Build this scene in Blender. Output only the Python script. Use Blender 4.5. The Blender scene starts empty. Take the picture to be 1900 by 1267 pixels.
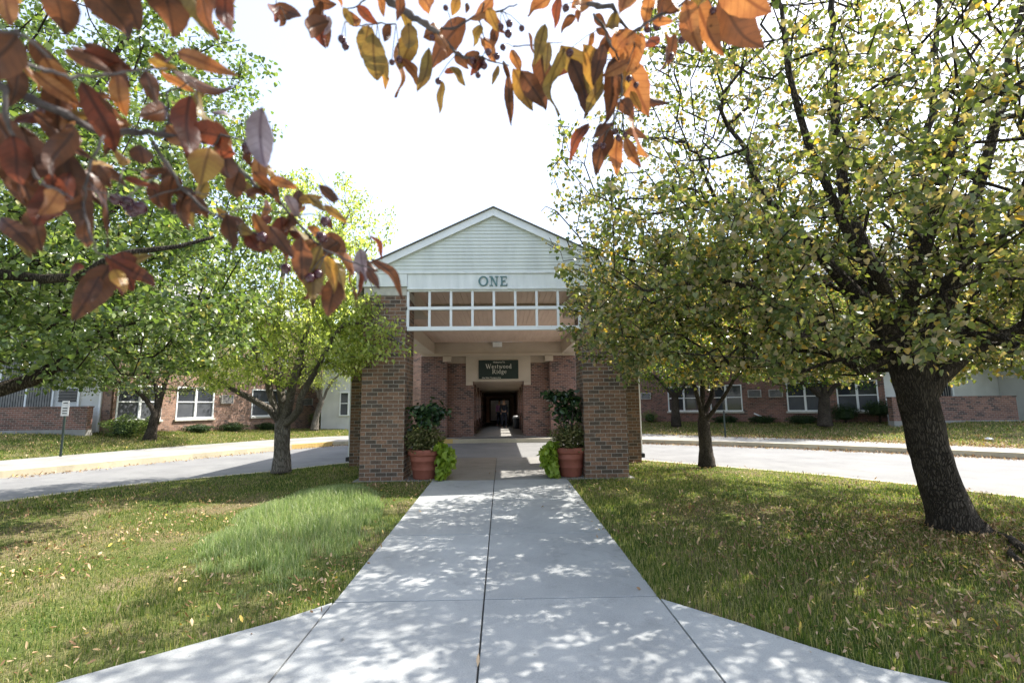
import bpy, math, random
import numpy as np
from mathutils import Vector, Matrix
random.seed(7); RNG = np.random.default_rng(7)
S = bpy.context.scene
C = S.collection

# ---------------------------------------------------------------- camera
CF = 897.0                                   # focal length in pixels of a 1900 px wide picture (17 mm)
psi, tht, rol = math.radians(1.28), math.radians(7.5), math.radians(.62)
cR = Vector((math.cos(psi), -math.sin(psi), 0))
cF = Vector((math.sin(psi)*math.cos(tht), math.cos(psi)*math.cos(tht), math.sin(tht)))
cU = cR.cross(cF)
cR2 = cR*math.cos(rol) - cU*math.sin(rol)
cU2 = cU*math.cos(rol) + cR*math.sin(rol)
CAMP = Vector((0, 0, 1.6))
cd = bpy.data.cameras.new('camera'); cam = bpy.data.objects.new('camera', cd); C.objects.link(cam)
cd.sensor_width = 36; cd.lens = 36*CF/1900; cd.clip_start = .05; cd.clip_end = 3000
cd.dof.use_dof = True; cd.dof.focus_distance = 8.5; cd.dof.aperture_fstop = 5.0
m = Matrix((cR2, cU2, -cF)).transposed().to_4x4(); m.translation = CAMP
cam.matrix_world = m
S.camera = cam
S.render.resolution_x = 1024; S.render.resolution_y = 682

# ---------------------------------------------------------------- light
SAZ, SEL = math.radians(67), math.radians(52)          # sun ahead and to the right
w = bpy.data.worlds.new('World'); S.world = w; w.use_nodes = True
nt = w.node_tree; nt.nodes.clear()
sky = nt.nodes.new('ShaderNodeTexSky'); sky.sky_type = 'NISHITA'; sky.sun_disc = False
sky.sun_elevation = SEL; sky.sun_rotation = SAZ; sky.air_density = 1.0; sky.dust_density = 2.5; sky.ozone_density = 1.0
bg = nt.nodes.new('ShaderNodeBackground'); bg.inputs[1].default_value = .13
wo = nt.nodes.new('ShaderNodeOutputWorld')
# thin bright cloud veil over the whole sky
veil = nt.nodes.new('ShaderNodeBackground'); veil.inputs[0].default_value = (.95, .975, 1, 1); veil.inputs[1].default_value = .245
addw = nt.nodes.new('ShaderNodeAddShader')
nt.links.new(sky.outputs[0], bg.inputs[0]); nt.links.new(bg.outputs[0], addw.inputs[0]); nt.links.new(veil.outputs[0], addw.inputs[1]); nt.links.new(addw.outputs[0], wo.inputs[0])
sd = bpy.data.lights.new('sun', 'SUN'); sun = bpy.data.objects.new('sun', sd); C.objects.link(sun)
sd.energy = 5.0; sd.angle = math.radians(.53); sd.color = (1, .95, .87)
SD = Vector((math.sin(SAZ)*math.cos(SEL), math.cos(SAZ)*math.cos(SEL), math.sin(SEL)))
sun.rotation_euler = SD.to_track_quat('Z', 'Y').to_euler()
S.view_settings.view_transform = 'Standard'; S.view_settings.look = 'None'
S.view_settings.exposure = 1.27; S.view_settings.gamma = 1

# ---------------------------------------------------------------- helpers
def ray(px, py): return cF + cR2*((px-950)/CF) - cU2*((py-633.5)/CF)
def at(px, py, z):
    d = ray(px, py); return CAMP + d*((z-1.6)/d.z)
def aty(px, py, Y):
    d = ray(px, py); return CAMP + d*(Y/d.y)
def atd(px, py, D): return CAMP + ray(px, py).normalized()*D

def tag(o, label=None, cat=None, group=None, kind=None):
    if label: o['label'] = label
    if cat: o['category'] = cat
    if group: o['group'] = group
    if kind: o['kind'] = kind
    return o
def empty(name, loc=(0, 0, 0), rz=0, label=None, cat=None, group=None):
    o = bpy.data.objects.new(name, None); C.objects.link(o); o.location = loc; o.rotation_euler = (0, 0, rz)
    o.empty_display_size = .2
    return tag(o, label, cat, group)

class MB:
    def __init__(s): s.v = []; s.f = []; s.uv = []; s.mi = []
    def face(s, pts, uv=None, mi=0):
        b = len(s.v); s.v += [tuple(p) for p in pts]; s.f.append(tuple(range(b, b+len(pts))))
        s.uv += uv if uv else [(p[0], p[1]) for p in pts]; s.mi.append(mi)
    def box(s, x0, x1, y0, y1, z0, z1, mi=0, skip=''):
        a, b, c, d = (x0, y0), (x1, y0), (x1, y1), (x0, y1)
        u = 0
        for (p, q), k in zip(((a, b), (b, c), (c, d), (d, a)), 'frbl'):
            L = math.hypot(q[0]-p[0], q[1]-p[1])
            if k not in skip:
                s.face([(p[0], p[1], z0), (q[0], q[1], z0), (q[0], q[1], z1), (p[0], p[1], z1)],
                       [(u, z0), (u+L, z0), (u+L, z1), (u, z1)], mi)
            u += L
        if 't' not in skip: s.face([(x0, y0, z1), (x1, y0, z1), (x1, y1, z1), (x0, y1, z1)], None, mi)
        if 'u' not in skip: s.face([(x0, y1, z0), (x1, y1, z0), (x1, y0, z0), (x0, y0, z0)], None, mi)
        return s
    def prism(s, pts, y0, y1, mi=0):         # polygon in x,z pushed along y (pts counter-clockwise seen from -y)
        s.face([(x, y0, z) for x, z in pts], [(x, z) for x, z in pts], mi)
        s.face([(x, y1, z) for x, z in reversed(pts)], [(x, z) for x, z in reversed(pts)], mi)
        n = len(pts)
        for i in range(n):
            p, q = pts[i], pts[(i+1) % n]
            s.face([(p[0], y1, p[1]), (q[0], y1, q[1]), (q[0], y0, q[1]), (p[0], y0, p[1])],
                   [(p[0], y1), (q[0], y1), (q[0], y0), (p[0], y0)], mi)
        return s
    def tube(s, path, rad, n=8, mi=0, cap=True):
        path = [Vector(p) for p in path]
        if not hasattr(rad, '__len__'): rad = [rad]*len(path)
        rings = []; up = Vector((.13, .21, 1)).normalized()
        for i, p in enumerate(path):
            t = (path[min(i+1, len(path)-1)] - path[max(i-1, 0)]).normalized()
            a = t.cross(up)
            if a.length < .1: a = t.cross(Vector((1, 0, 0)))
            a.normalize(); b = t.cross(a)
            rings.append([p + (a*math.cos(k*2*math.pi/n) + b*math.sin(k*2*math.pi/n))*rad[i] for k in range(n)])
        for i in range(len(rings)-1):
            for k in range(n):
                s.face([rings[i][k], rings[i+1][k], rings[i+1][(k+1) % n], rings[i][(k+1) % n]], None, mi)
        if cap: s.face(rings[0], None, mi); s.face(rings[-1][::-1], None, mi)
        return s
    def lathe(s, prof, c=(0, 0, 0), n=40, mi=0):
        for i in range(len(prof)-1):
            for k in range(n):
                a, b = 2*math.pi*k/n, 2*math.pi*(k+1)/n
                P = lambda r, z, t: (c[0]+r*math.cos(t), c[1]+r*math.sin(t), c[2]+z)
                s.face([P(*prof[i], a), P(*prof[i], b), P(*prof[i+1], b), P(*prof[i+1], a)], None, mi)
        return s
    def build(s, name, mats, parent=None, bevel=0, smooth=False, weld=False):
        me = bpy.data.meshes.new(name); me.from_pydata(s.v, [], s.f)
        if not isinstance(mats, (list, tuple)): mats = [mats]
        for k in mats: me.materials.append(k)
        uvl = me.uv_layers.new(name='UVMap')
        uvl.data.foreach_set('uv', np.array(s.uv, dtype=np.float32).ravel())
        me.polygons.foreach_set('material_index', s.mi)
        o = bpy.data.objects.new(name, me); C.objects.link(o)
        if weld or bevel or smooth:
            import bmesh
            bm = bmesh.new(); bm.from_mesh(me); bmesh.ops.remove_doubles(bm, verts=bm.verts, dist=1e-4)
            bmesh.ops.recalc_face_normals(bm, faces=bm.faces); bm.to_mesh(me); bm.free()
        if smooth: me.polygons.foreach_set('use_smooth', [True]*len(me.polygons))
        if bevel:
            b = o.modifiers.new('bevel', 'BEVEL'); b.width = bevel; b.segments = 2; b.limit_method = 'ANGLE'; b.angle_limit = .7
        if parent: o.parent = parent
        return o

def npmesh(name, V, polys, mat, parent=None, smooth=False):
    """V (n,3); polys list of int arrays (k, sides)"""
    me = bpy.data.meshes.new(name)
    me.vertices.add(len(V)); me.vertices.foreach_set('co', np.ascontiguousarray(V, dtype=np.float32).ravel())
    idx = np.concatenate([p.ravel() for p in polys]).astype(np.int32)
    tot = np.concatenate([np.full(len(p), p.shape[1], dtype=np.int32) for p in polys])
    st = np.concatenate([[0], np.cumsum(tot)[:-1]]).astype(np.int32)
    me.loops.add(len(idx)); me.loops.foreach_set('vertex_index', idx)
    me.polygons.add(len(tot)); me.polygons.foreach_set('loop_start', st); me.polygons.foreach_set('loop_total', tot)
    if smooth: me.polygons.foreach_set('use_smooth', np.ones(len(tot), dtype=bool))
    me.update(calc_edges=True); me.validate()
    for k in (mat if isinstance(mat, (list, tuple)) else [mat]): me.materials.append(k)
    o = bpy.data.objects.new(name, me); C.objects.link(o)
    if parent: o.parent = parent
    return o

# ---------------------------------------------------------------- materials
def new_mat(name):
    mt = bpy.data.materials.new(name); mt.use_nodes = True
    t = mt.node_tree; b = t.nodes['Principled BSDF']
    return mt, t, b
def N(t, kind, **kw):
    n = t.nodes.new(kind)
    for k, v in kw.items():
        if k.startswith('i_'): n.inputs[k[2:].replace('_', ' ')].default_value = v
        else: setattr(n, k, v)
    return n
def ramp(t, stops, interp='LINEAR'):
    n = t.nodes.new('ShaderNodeValToRGB'); r = n.color_ramp; r.interpolation = interp
    while len(r.elements) > len(stops): r.elements.remove(r.elements[-1])
    while len(r.elements) < len(stops): r.elements.new(.5)
    for e, (p, c) in zip(r.elements, stops):
        e.position = p; e.color = tuple(c)+(1,)
    return n
def bump(t, b, h, strength=.3, dist=.01):
    n = N(t, 'ShaderNodeBump'); n.inputs['Strength'].default_value = strength; n.inputs['Distance'].default_value = dist
    t.links.new(h, n.inputs['Height']); t.links.new(n.outputs[0], b.inputs['Normal'])
def mat_noise(name, c1, c2, scale=4, rough=.7, bs=.2, bd=.01, bscale=None, detail=6, metal=0, spec=.4, stretch=None):
    mt, t, b = new_mat(name); tc = N(t, 'ShaderNodeTexCoord'); src = tc.outputs['Object']
    if stretch:
        mp = N(t, 'ShaderNodeMapping'); mp.inputs['Scale'].default_value = stretch; t.links.new(src, mp.inputs[0]); src = mp.outputs[0]
    n = N(t, 'ShaderNodeTexNoise'); n.inputs['Scale'].default_value = scale; n.inputs['Detail'].default_value = detail
    t.links.new(src, n.inputs[0]); r = ramp(t, [(.3, c1), (.7, c2)]); t.links.new(n.outputs[0], r.inputs[0])
    t.links.new(r.outputs[0], b.inputs['Base Color']); b.inputs['Roughness'].default_value = rough; b.inputs['Metallic'].default_value = metal
    b.inputs['Specular IOR Level'].default_value = spec
    if bs:
        n2 = N(t, 'ShaderNodeTexNoise'); n2.inputs['Scale'].default_value = bscale or scale*6; n2.inputs['Detail'].default_value = 8
        t.links.new(src, n2.inputs[0]); bump(t, b, n2.outputs[0], bs, bd)
    return mt

def mat_brick(name, cols, mortar=(.36, .33, .29), bw=.203, bh=.075, dirt=.35):
    mt, t, b = new_mat(name); uv = N(t, 'ShaderNodeUVMap')
    br = N(t, 'ShaderNodeTexBrick'); br.offset = .5
    br.inputs['Scale'].default_value = 1; br.inputs['Mortar Size'].default_value = .0048; br.inputs['Mortar Smooth'].default_value = .15
    br.inputs['Brick Width'].default_value = bw; br.inputs['Row Height'].default_value = bh; br.inputs['Bias'].default_value = 0
    br.inputs['Color1'].default_value = (0, 0, 0, 1); br.inputs['Color2'].default_value = (1, 1, 1, 1); br.inputs['Mortar'].default_value = (0, 0, 0, 1)
    t.links.new(uv.outputs[0], br.inputs[0])
    cr = ramp(t, cols, 'CONSTANT'); t.links.new(br.outputs[0], cr.inputs[0])
    n = N(t, 'ShaderNodeTexNoise'); n.inputs['Scale'].default_value = 26; n.inputs['Detail'].default_value = 7; t.links.new(uv.outputs[0], n.inputs[0])
    mv = N(t, 'ShaderNodeMapRange'); mv.inputs['From Min'].default_value = .3; mv.inputs['From Max'].default_value = .7
    mv.inputs['To Min'].default_value = 1-dirt; mv.inputs['To Max'].default_value = 1+dirt*.6; t.links.new(n.outputs[0], mv.inputs[0])
    n3 = N(t, 'ShaderNodeTexNoise'); n3.inputs['Scale'].default_value = .9; n3.inputs['Detail'].default_value = 5; t.links.new(uv.outputs[0], n3.inputs[0])
    mv3 = N(t, 'ShaderNodeMapRange'); mv3.inputs['From Min'].default_value = .3; mv3.inputs['From Max'].default_value = .7
    mv3.inputs['To Min'].default_value = .7; mv3.inputs['To Max'].default_value = 1.2; t.links.new(n3.outputs[0], mv3.inputs[0])
    mm = N(t, 'ShaderNodeMath', operation='MULTIPLY'); t.links.new(mv.outputs[0], mm.inputs[0]); t.links.new(mv3.outputs[0], mm.inputs[1])
    mx = N(t, 'ShaderNodeVectorMath', operation='SCALE'); t.links.new(cr.outputs[0], mx.inputs[0]); t.links.new(mm.outputs[0], mx.inputs['Scale'])
    mix = N(t, 'ShaderNodeMix', data_type='RGBA'); t.links.new(br.outputs['Fac'], mix.inputs[0]); t.links.new(mx.outputs[0], mix.inputs[6]); mix.inputs[7].default_value = tuple(mortar)+(1,)
    t.links.new(mix.outputs[2], b.inputs['Base Color']); b.inputs['Roughness'].default_value = .85; b.inputs['Specular IOR Level'].default_value = .25
    h = N(t, 'ShaderNodeMath', operation='MULTIPLY_ADD'); t.links.new(br.outputs['Fac'], h.inputs[0]); h.inputs[1].default_value = -1
    n2 = N(t, 'ShaderNodeMath', operation='MULTIPLY'); t.links.new(n.outputs[0], n2.inputs[0]); n2.inputs[1].default_value = .35
    t.links.new(n2.outputs[0], h.inputs[2]); bump(t, b, h.outputs[0], .7, .008)
    return mt

def mat_leaf(name, cols, trans=.45, rough=.45, spec=.35, attr_noise=None, tcol=(1.15, 1.25, .5)):
    """one random colour per leaf; light also comes through the blade"""
    mt = bpy.data.materials.new(name); mt.use_nodes = True; t = mt.node_tree; t.nodes.clear()
    g = N(t, 'ShaderNodeNewGeometry'); r = ramp(t, cols); t.links.new(g.outputs['Random Per Island'], r.inputs[0])
    col = r.outputs[0]
    if attr_noise:
        tc = N(t, 'ShaderNodeTexCoord'); n = N(t, 'ShaderNodeTexNoise'); n.inputs['Scale'].default_value = attr_noise; n.inputs['Detail'].default_value = 4
        t.links.new(tc.outputs['Object'], n.inputs[0]); mr = N(t, 'ShaderNodeMapRange'); mr.inputs['From Min'].default_value = .3; mr.inputs['From Max'].default_value = .7
        mr.inputs['To Min'].default_value = .55; mr.inputs['To Max'].default_value = 1.5; t.links.new(n.outputs[0], mr.inputs[0])
        vs = N(t, 'ShaderNodeVectorMath', operation='SCALE'); t.links.new(col, vs.inputs[0]); t.links.new(mr.outputs[0], vs.inputs['Scale']); col = vs.outputs[0]
    p = N(t, 'ShaderNodeBsdfPrincipled'); t.links.new(col, p.inputs['Base Color']); p.inputs['Roughness'].default_value = rough
    p.inputs['Specular IOR Level'].default_value = spec
    tm = N(t, 'ShaderNodeVectorMath', operation='MULTIPLY'); t.links.new(col, tm.inputs[0]); tm.inputs[1].default_value = tcol
    tr = N(t, 'ShaderNodeBsdfTranslucent'); t.links.new(tm.outputs[0], tr.inputs[0])
    mx = N(t, 'ShaderNodeMixShader'); mx.inputs[0].default_value = trans
    t.links.new(p.outputs[0], mx.inputs[1]); t.links.new(tr.outputs[0], mx.inputs[2])
    o = N(t, 'ShaderNodeOutputMaterial'); t.links.new(mx.outputs[0], o.inputs[0])
    return mt

M = {}
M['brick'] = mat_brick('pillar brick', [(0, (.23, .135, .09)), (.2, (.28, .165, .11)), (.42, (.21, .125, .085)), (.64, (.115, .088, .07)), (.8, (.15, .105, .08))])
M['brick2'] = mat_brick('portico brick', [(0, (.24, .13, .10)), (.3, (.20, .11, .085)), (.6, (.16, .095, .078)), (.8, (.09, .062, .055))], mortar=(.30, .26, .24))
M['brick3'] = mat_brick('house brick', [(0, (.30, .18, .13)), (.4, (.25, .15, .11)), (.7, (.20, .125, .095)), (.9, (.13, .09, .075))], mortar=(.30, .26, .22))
M['white'] = mat_noise('white paint', (.64, .67, .66), (.80, .82, .81), 5, .5, .08, .004, stretch=(1.5, 1.5, .35))
M['trim'] = mat_noise('white trim', (.74, .76, .77), (.82, .83, .83), 5, .45, .05, .003)
M['siding'] = mat_noise('pale siding', (.58, .61, .58), (.69, .72, .68), 2.2, .55, .05, .003, stretch=(2.2, 1, .5))
M['wsiding'] = mat_noise('house siding', (.52, .52, .50), (.64, .64, .62), 1.5, .55, .05, .003)
M['beige'] = mat_noise('beige siding', (.42, .35, .28), (.5, .42, .34), 1.5, .6, .06, .003)
M['beige2'] = mat_noise('tan painted beam', (.40, .32, .25), (.47, .38, .30), 2, .6, .06, .003)
M['cap'] = mat_noise('limestone cap', (.42, .40, .35), (.55, .52, .46), 9, .8, .3, .006)
M['shingle'] = mat_noise('roof shingles', (.14, .138, .134), (.26, .255, .25), 30, .9, .5, .01)
M['green'] = mat_noise('weathered teal metal', (.07, .15, .16), (.13, .24, .24), 14, .5, .2, .004)
M['signgreen'] = mat_noise('sign board', (.010, .022, .020), (.016, .03, .027), 3, .4, 0)
M['signtext'] = mat_noise('sign lettering', (.62, .60, .52), (.7, .68, .6), 5, .5, 0)
M['terra'] = mat_noise('terracotta', (.24, .075, .05), (.33, .115, .08), 5, .7, .15, .004)
M['soil'] = mat_noise('soil', (.02, .014, .01), (.05, .035, .025), 20, .95, .6, .02)
M['bark'] = mat_noise('dark bark', (.022, .018, .014), (.065, .054, .043), 5, .9, 1.0, .03, bscale=14, stretch=(5, 5, .9))
M['barkg'] = mat_noise('grey bark', (.10, .09, .08), (.26, .23, .20), 5, .9, .9, .02, bscale=16, stretch=(5, 5, 1))
M['twig'] = mat_noise('grey twig', (.03, .025, .025), (.11, .095, .09), 60, .8, .5, .002)
M['glass'] = mat_noise('dark window glass', (.025, .03, .035), (.05, .055, .065), 1, .06, 0, spec=.6)
M['screen'] = mat_noise('window insect screen', (.05, .055, .065), (.08, .085, .095), 2, .5, 0)
M['blind'] = mat_noise('vertical blinds', (.16, .16, .15), (.28, .27, .25), 4, .6, 0)
M['metal'] = mat_noise('grey grille metal', (.33, .32, .30), (.45, .43, .40), 8, .5, .05, .002, metal=.3)
M['darkmetal'] = mat_noise('dark green post', (.012, .022, .016), (.03, .045, .035), 10, .5, .05, .002)
M['black'] = mat_noise('dark plastic', (.012, .012, .014), (.03, .03, .032), 10, .5, 0)
M['signwhite'] = mat_noise('faded road sign', (.45, .45, .44), (.62, .62, .60), 10, .5, 0)
M['skin'] = mat_noise('skin', (.42, .25, .18), (.48, .3, .22), 8, .6, 0)

def mat_bark(name, c1, c2, sc=16):
    mt, t, b = new_mat(name); tc = N(t, 'ShaderNodeTexCoord'); n = N(t, 'ShaderNodeTexNoise'); n.inputs['Scale'].default_value = 6; n.inputs['Detail'].default_value = 5; t.links.new(tc.outputs['Object'], n.inputs[0])
    ad = N(t, 'ShaderNodeVectorMath', operation='MULTIPLY_ADD'); t.links.new(n.outputs[1], ad.inputs[0]); ad.inputs[1].default_value = (.09, .09, .2); t.links.new(tc.outputs['Object'], ad.inputs[2])
    mp = N(t, 'ShaderNodeMapping'); mp.inputs['Scale'].default_value = (1, 1, .16); t.links.new(ad.outputs[0], mp.inputs[0])
    v = N(t, 'ShaderNodeTexVoronoi', feature='DISTANCE_TO_EDGE'); v.inputs['Scale'].default_value = sc*3.2; t.links.new(mp.outputs[0], v.inputs[0])
    mr = N(t, 'ShaderNodeMapRange'); t.links.new(v.outputs[0], mr.inputs[0]); mr.inputs['From Max'].default_value = .2; mr.inputs['To Min'].default_value = .35
    n2 = N(t, 'ShaderNodeTexNoise'); n2.inputs['Scale'].default_value = 2.2; n2.inputs['Detail'].default_value = 8; t.links.new(tc.outputs['Object'], n2.inputs[0])
    mu = N(t, 'ShaderNodeMath', operation='MULTIPLY'); t.links.new(mr.outputs[0], mu.inputs[0]); t.links.new(n2.outputs[0], mu.inputs[1])
    r = ramp(t, [(.0, [k*.6 for k in c1]), (.22, c1), (.62, c2)]); t.links.new(mu.outputs[0], r.inputs[0]); t.links.new(r.outputs[0], b.inputs['Base Color'])
    b.inputs['Roughness'].default_value = .92; b.inputs['Specular IOR Level'].default_value = .2; bump(t, b, mr.outputs[0], 1.0, .03); return mt
M['bark'] = mat_bark('dark furrowed bark', (.03, .024, .018), (.10, .082, .064)); M['barkg'] = mat_bark('grey furrowed bark', (.12, .105, .09), (.30, .265, .23), 12)
def mat_concrete(name, c1, c2, joint=None, sx=1):
    mt, t, b = new_mat(name); g = N(t, 'ShaderNodeTexCoord')
    n = N(t, 'ShaderNodeTexNoise'); n.inputs['Scale'].default_value = .9; n.inputs['Detail'].default_value = 9; n.inputs['Roughness'].default_value = .65
    t.links.new(g.outputs['Object'], n.inputs[0]); r = ramp(t, [(.32, c1), (.68, c2)]); t.links.new(n.outputs[0], r.inputs[0])
    n2 = N(t, 'ShaderNodeTexNoise'); n2.inputs['Scale'].default_value = 130; n2.inputs['Detail'].default_value = 3; t.links.new(g.outputs['Object'], n2.inputs[0])
    mr = N(t, 'ShaderNodeMapRange'); mr.inputs['From Min'].default_value = .3; mr.inputs['From Max'].default_value = .7; mr.inputs['To Min'].default_value = .86; mr.inputs['To Max'].default_value = 1.1
    t.links.new(n2.outputs[0], mr.inputs[0])
    mp = N(t, 'ShaderNodeMapping'); mp.inputs['Scale'].default_value = (3, 170, 1); t.links.new(g.outputs['Object'], mp.inputs[0])
    n4 = N(t, 'ShaderNodeTexNoise'); n4.inputs['Scale'].default_value = 1; n4.inputs['Detail'].default_value = 2; t.links.new(mp.outputs[0], n4.inputs[0])
    # small dark stains
    v = N(t, 'ShaderNodeTexVoronoi'); v.inputs['Scale'].default_value = 5.5; t.links.new(g.outputs['Object'], v.inputs[0])
    vr = N(t, 'ShaderNodeMapRange'); vr.inputs['From Min'].default_value = .02; vr.inputs['From Max'].default_value = .07; vr.inputs['To Min'].default_value = .62; t.links.new(v.outputs[0], vr.inputs[0])
    a = N(t, 'ShaderNodeMath', operation='MULTIPLY'); t.links.new(mr.outputs[0], a.inputs[0]); t.links.new(vr.outputs[0], a.inputs[1])
    gi = N(t, 'ShaderNodeNewGeometry'); ri = N(t, 'ShaderNodeMapRange'); t.links.new(gi.outputs['Random Per Island'], ri.inputs[0]); ri.inputs['To Min'].default_value = .9; ri.inputs['To Max'].default_value = 1.06
    n5 = N(t, 'ShaderNodeTexNoise'); n5.inputs['Scale'].default_value = 3.3; n5.inputs['Detail'].default_value = 10; n5.inputs['Roughness'].default_value = .7; t.links.new(g.outputs['Object'], n5.inputs[0])
    s5 = N(t, 'ShaderNodeMapRange'); t.links.new(n5.outputs[0], s5.inputs[0]); s5.inputs['From Min'].default_value = .28; s5.inputs['From Max'].default_value = .45; s5.inputs['To Min'].default_value = .78
    a2 = N(t, 'ShaderNodeMath', operation='MULTIPLY'); t.links.new(ri.outputs[0], a2.inputs[0]); t.links.new(s5.outputs[0], a2.inputs[1])
    a3 = N(t, 'ShaderNodeMath', operation='MULTIPLY'); t.links.new(a.outputs[0], a3.inputs[0]); t.links.new(a2.outputs[0], a3.inputs[1]); a = a3
    vs = N(t, 'ShaderNodeVectorMath', operation='SCALE'); t.links.new(r.outputs[0], vs.inputs[0]); t.links.new(a.outputs[0], vs.inputs['Scale'])
    t.links.new(vs.outputs[0], b.inputs['Base Color']); b.inputs['Roughness'].default_value = .85; b.inputs['Specular IOR Level'].default_value = .3
    ad = N(t, 'ShaderNodeMath', operation='ADD'); t.links.new(n2.outputs[0], ad.inputs[0]); t.links.new(n4.outputs[0], ad.inputs[1])
    bump(t, b, ad.outputs[0], .35, .004)
    return mt
M['concrete'] = mat_concrete('pale concrete', (.27, .28, .28), (.39, .40, .395))
M['concrete2'] = mat_concrete('old concrete', (.20, .195, .18), (.31, .30, .28))
M['concrete3'] = mat_concrete('brown stained concrete', (.22, .19, .155), (.31, .275, .23))
M['kerb'] = mat_concrete('kerb concrete', (.40, .36, .27), (.52, .46, .33))
M['kerbyellow'] = mat_concrete('kerb with worn yellow paint', (.50, .36, .12), (.60, .42, .16))
M['asphalt'] = mat_concrete('worn grey asphalt', (.16, .16, .16), (.22, .22, .215))
M['joint'] = mat_noise('dark joint', (.02, .02, .02), (.05, .05, .045), 20, .9, 0)

def mat_ground():
    mt, t, b = new_mat('lawn soil and thatch'); g = N(t, 'ShaderNodeTexCoord')
    n = N(t, 'ShaderNodeTexNoise'); n.inputs['Scale'].default_value = 1.1; n.inputs['Detail'].default_value = 8; t.links.new(g.outputs['Object'], n.inputs[0])
    r = ramp(t, [(.3, (.055, .085, .02)), (.48, (.10, .12, .035)), (.6, (.18, .15, .08)), (.8, (.14, .11, .065))]); t.links.new(n.outputs[0], r.inputs[0])
    n2 = N(t, 'ShaderNodeTexNoise'); n2.inputs['Scale'].default_value = 60; n2.inputs['Detail'].default_value = 6; t.links.new(g.outputs['Object'], n2.inputs[0])
    mr = N(t, 'ShaderNodeMapRange'); mr.inputs['From Min'].default_value = .3; mr.inputs['From Max'].default_value = .7; mr.inputs['To Min'].default_value = .45; mr.inputs['To Max'].default_value = 1.4; t.links.new(n2.outputs[0], mr.inputs[0])
    vs = N(t, 'ShaderNodeVectorMath', operation='SCALE'); t.links.new(r.outputs[0], vs.inputs[0]); t.links.new(mr.outputs[0], vs.inputs['Scale'])
    t.links.new(vs.outputs[0], b.inputs['Base Color']); b.inputs['Roughness'].default_value = .95; b.inputs['Specular IOR Level'].default_value = .1
    bump(t, b, n2.outputs[0], .8, .03)
    return mt
M['ground'] = mat_ground()
#@@GROUND
# ---------------------------------------------------------------- terrain
def vnoise(x, y, scale, seed=0):
    r = np.random.default_rng(seed).random((64, 64)); x = np.asarray(x)*scale+100; y = np.asarray(y)*scale+100
    xi, yi = np.floor(x).astype(int), np.floor(y).astype(int); fx, fy = x-xi, y-yi
    fx, fy = fx*fx*(3-2*fx), fy*fy*(3-2*fy)
    g = lambda a, b: r[a % 64, b % 64]
    return (g(xi, yi)*(1-fx)+g(xi+1, yi)*fx)*(1-fy)+(g(xi, yi+1)*(1-fx)+g(xi+1, yi+1)*fx)*fy
def gz(x, y): return np.minimum(.0227*np.asarray(y, dtype=float), .21)
NEAR = [(-12.6, -3), (-11.4, 1), (-10.0, 4.4), (-7.9, 8), (-6.84, 9.42), (-5.9, 10.3), (-5.1, 11), (-3.85, 12.5), (-2.75, 13.2), (2.5, 13.2), (3.0, 12.8), (3.4, 12.3), (4.6, 11), (5.96, 9.56), (7.0, 8.2), (7.9, 6.9), (9.4, 3.5), (10.2, -3)]
FAR = [(-16.5, 3), (-13, 8.6), (-11.2, 11.3), (-10.2, 13.0), (-8.9, 15.6), (-7.6, 18.0), (-6.5, 19.3), (-5, 19.75), (-2.2, 19.8), (2, 19.7), (4, 19.2), (5.3, 18.5), (7.6, 17.1), (9.7, 15.5), (11.7, 13.7), (13.1, 12.2), (15.5, 9), (18, 4)]
BACK = [(-19, 4), (-15.6, 9.8), (-13.6, 12.8), (-12.7, 15), (-11.4, 17.9), (-9.6, 20.6), (-7.9, 22.5), (-6, 23.2), (-3.6, 23.4), (3.2, 23.4), (4.6, 23), (6.1, 21.7), (8.8, 19.3), (11, 17.4), (12.8, 15), (14.3, 13.2), (17, 9.6), (20, 4.5)]
WALLS = [(-30, 8, .9), (-24, 14, .9), (-19, 17.2, .82), (-16, 18.2, .75), (-14.2, 20, .7), (-12.9, 24, .55), (-11.6, 27.4, .42), (-9.0, 27.4, .38), (-3.6, 30, .3),
         (3.2, 30, .35), (6, 29.8, .45), (8.14, 29.1, .52), (11, 26.5, .58), (14, 23.8, .62), (16.8, 21.3, .68), (19, 19.3, .75), (24, 17, .8), (31, 10, .8)]
def yedge(x): return np.interp(x, [p[0] for p in NEAR], [p[1] for p in NEAR])
YL = [-3, .2, 1.4, 2.2, 3.02, 3.39, 3.72, 3.9, 4.03, 9.29, 9.3, 20]
XL = [-9.5, -7, -4.6, -3.4, -2.5, -2.03, -1.6, -1.42, -1.31, -1.31, -2.82, -2.82]
YR = [-3, .2, 1.3, 2.1, 2.82, 2.98, 3.26, 3.52, 3.97, 9.29, 9.3, 20]
XR = [9.5, 7, 5, 3.4, 2.41, 2.14, 1.87, 1.65, 1.21, 1.21, 2.52, 2.52]
def on_concrete(x, y, pad=0): return (x > np.interp(y, YL, XL)-pad) & (x < np.interp(y, YR, XR)+pad)

gs = MB(); gs.face([(-1500, -1500, -.3), (1500, -1500, -.3), (1500, 1500, -.3), (-1500, 1500, -.3)])
tag(gs.build('ground', M['ground']), kind='structure')
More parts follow.
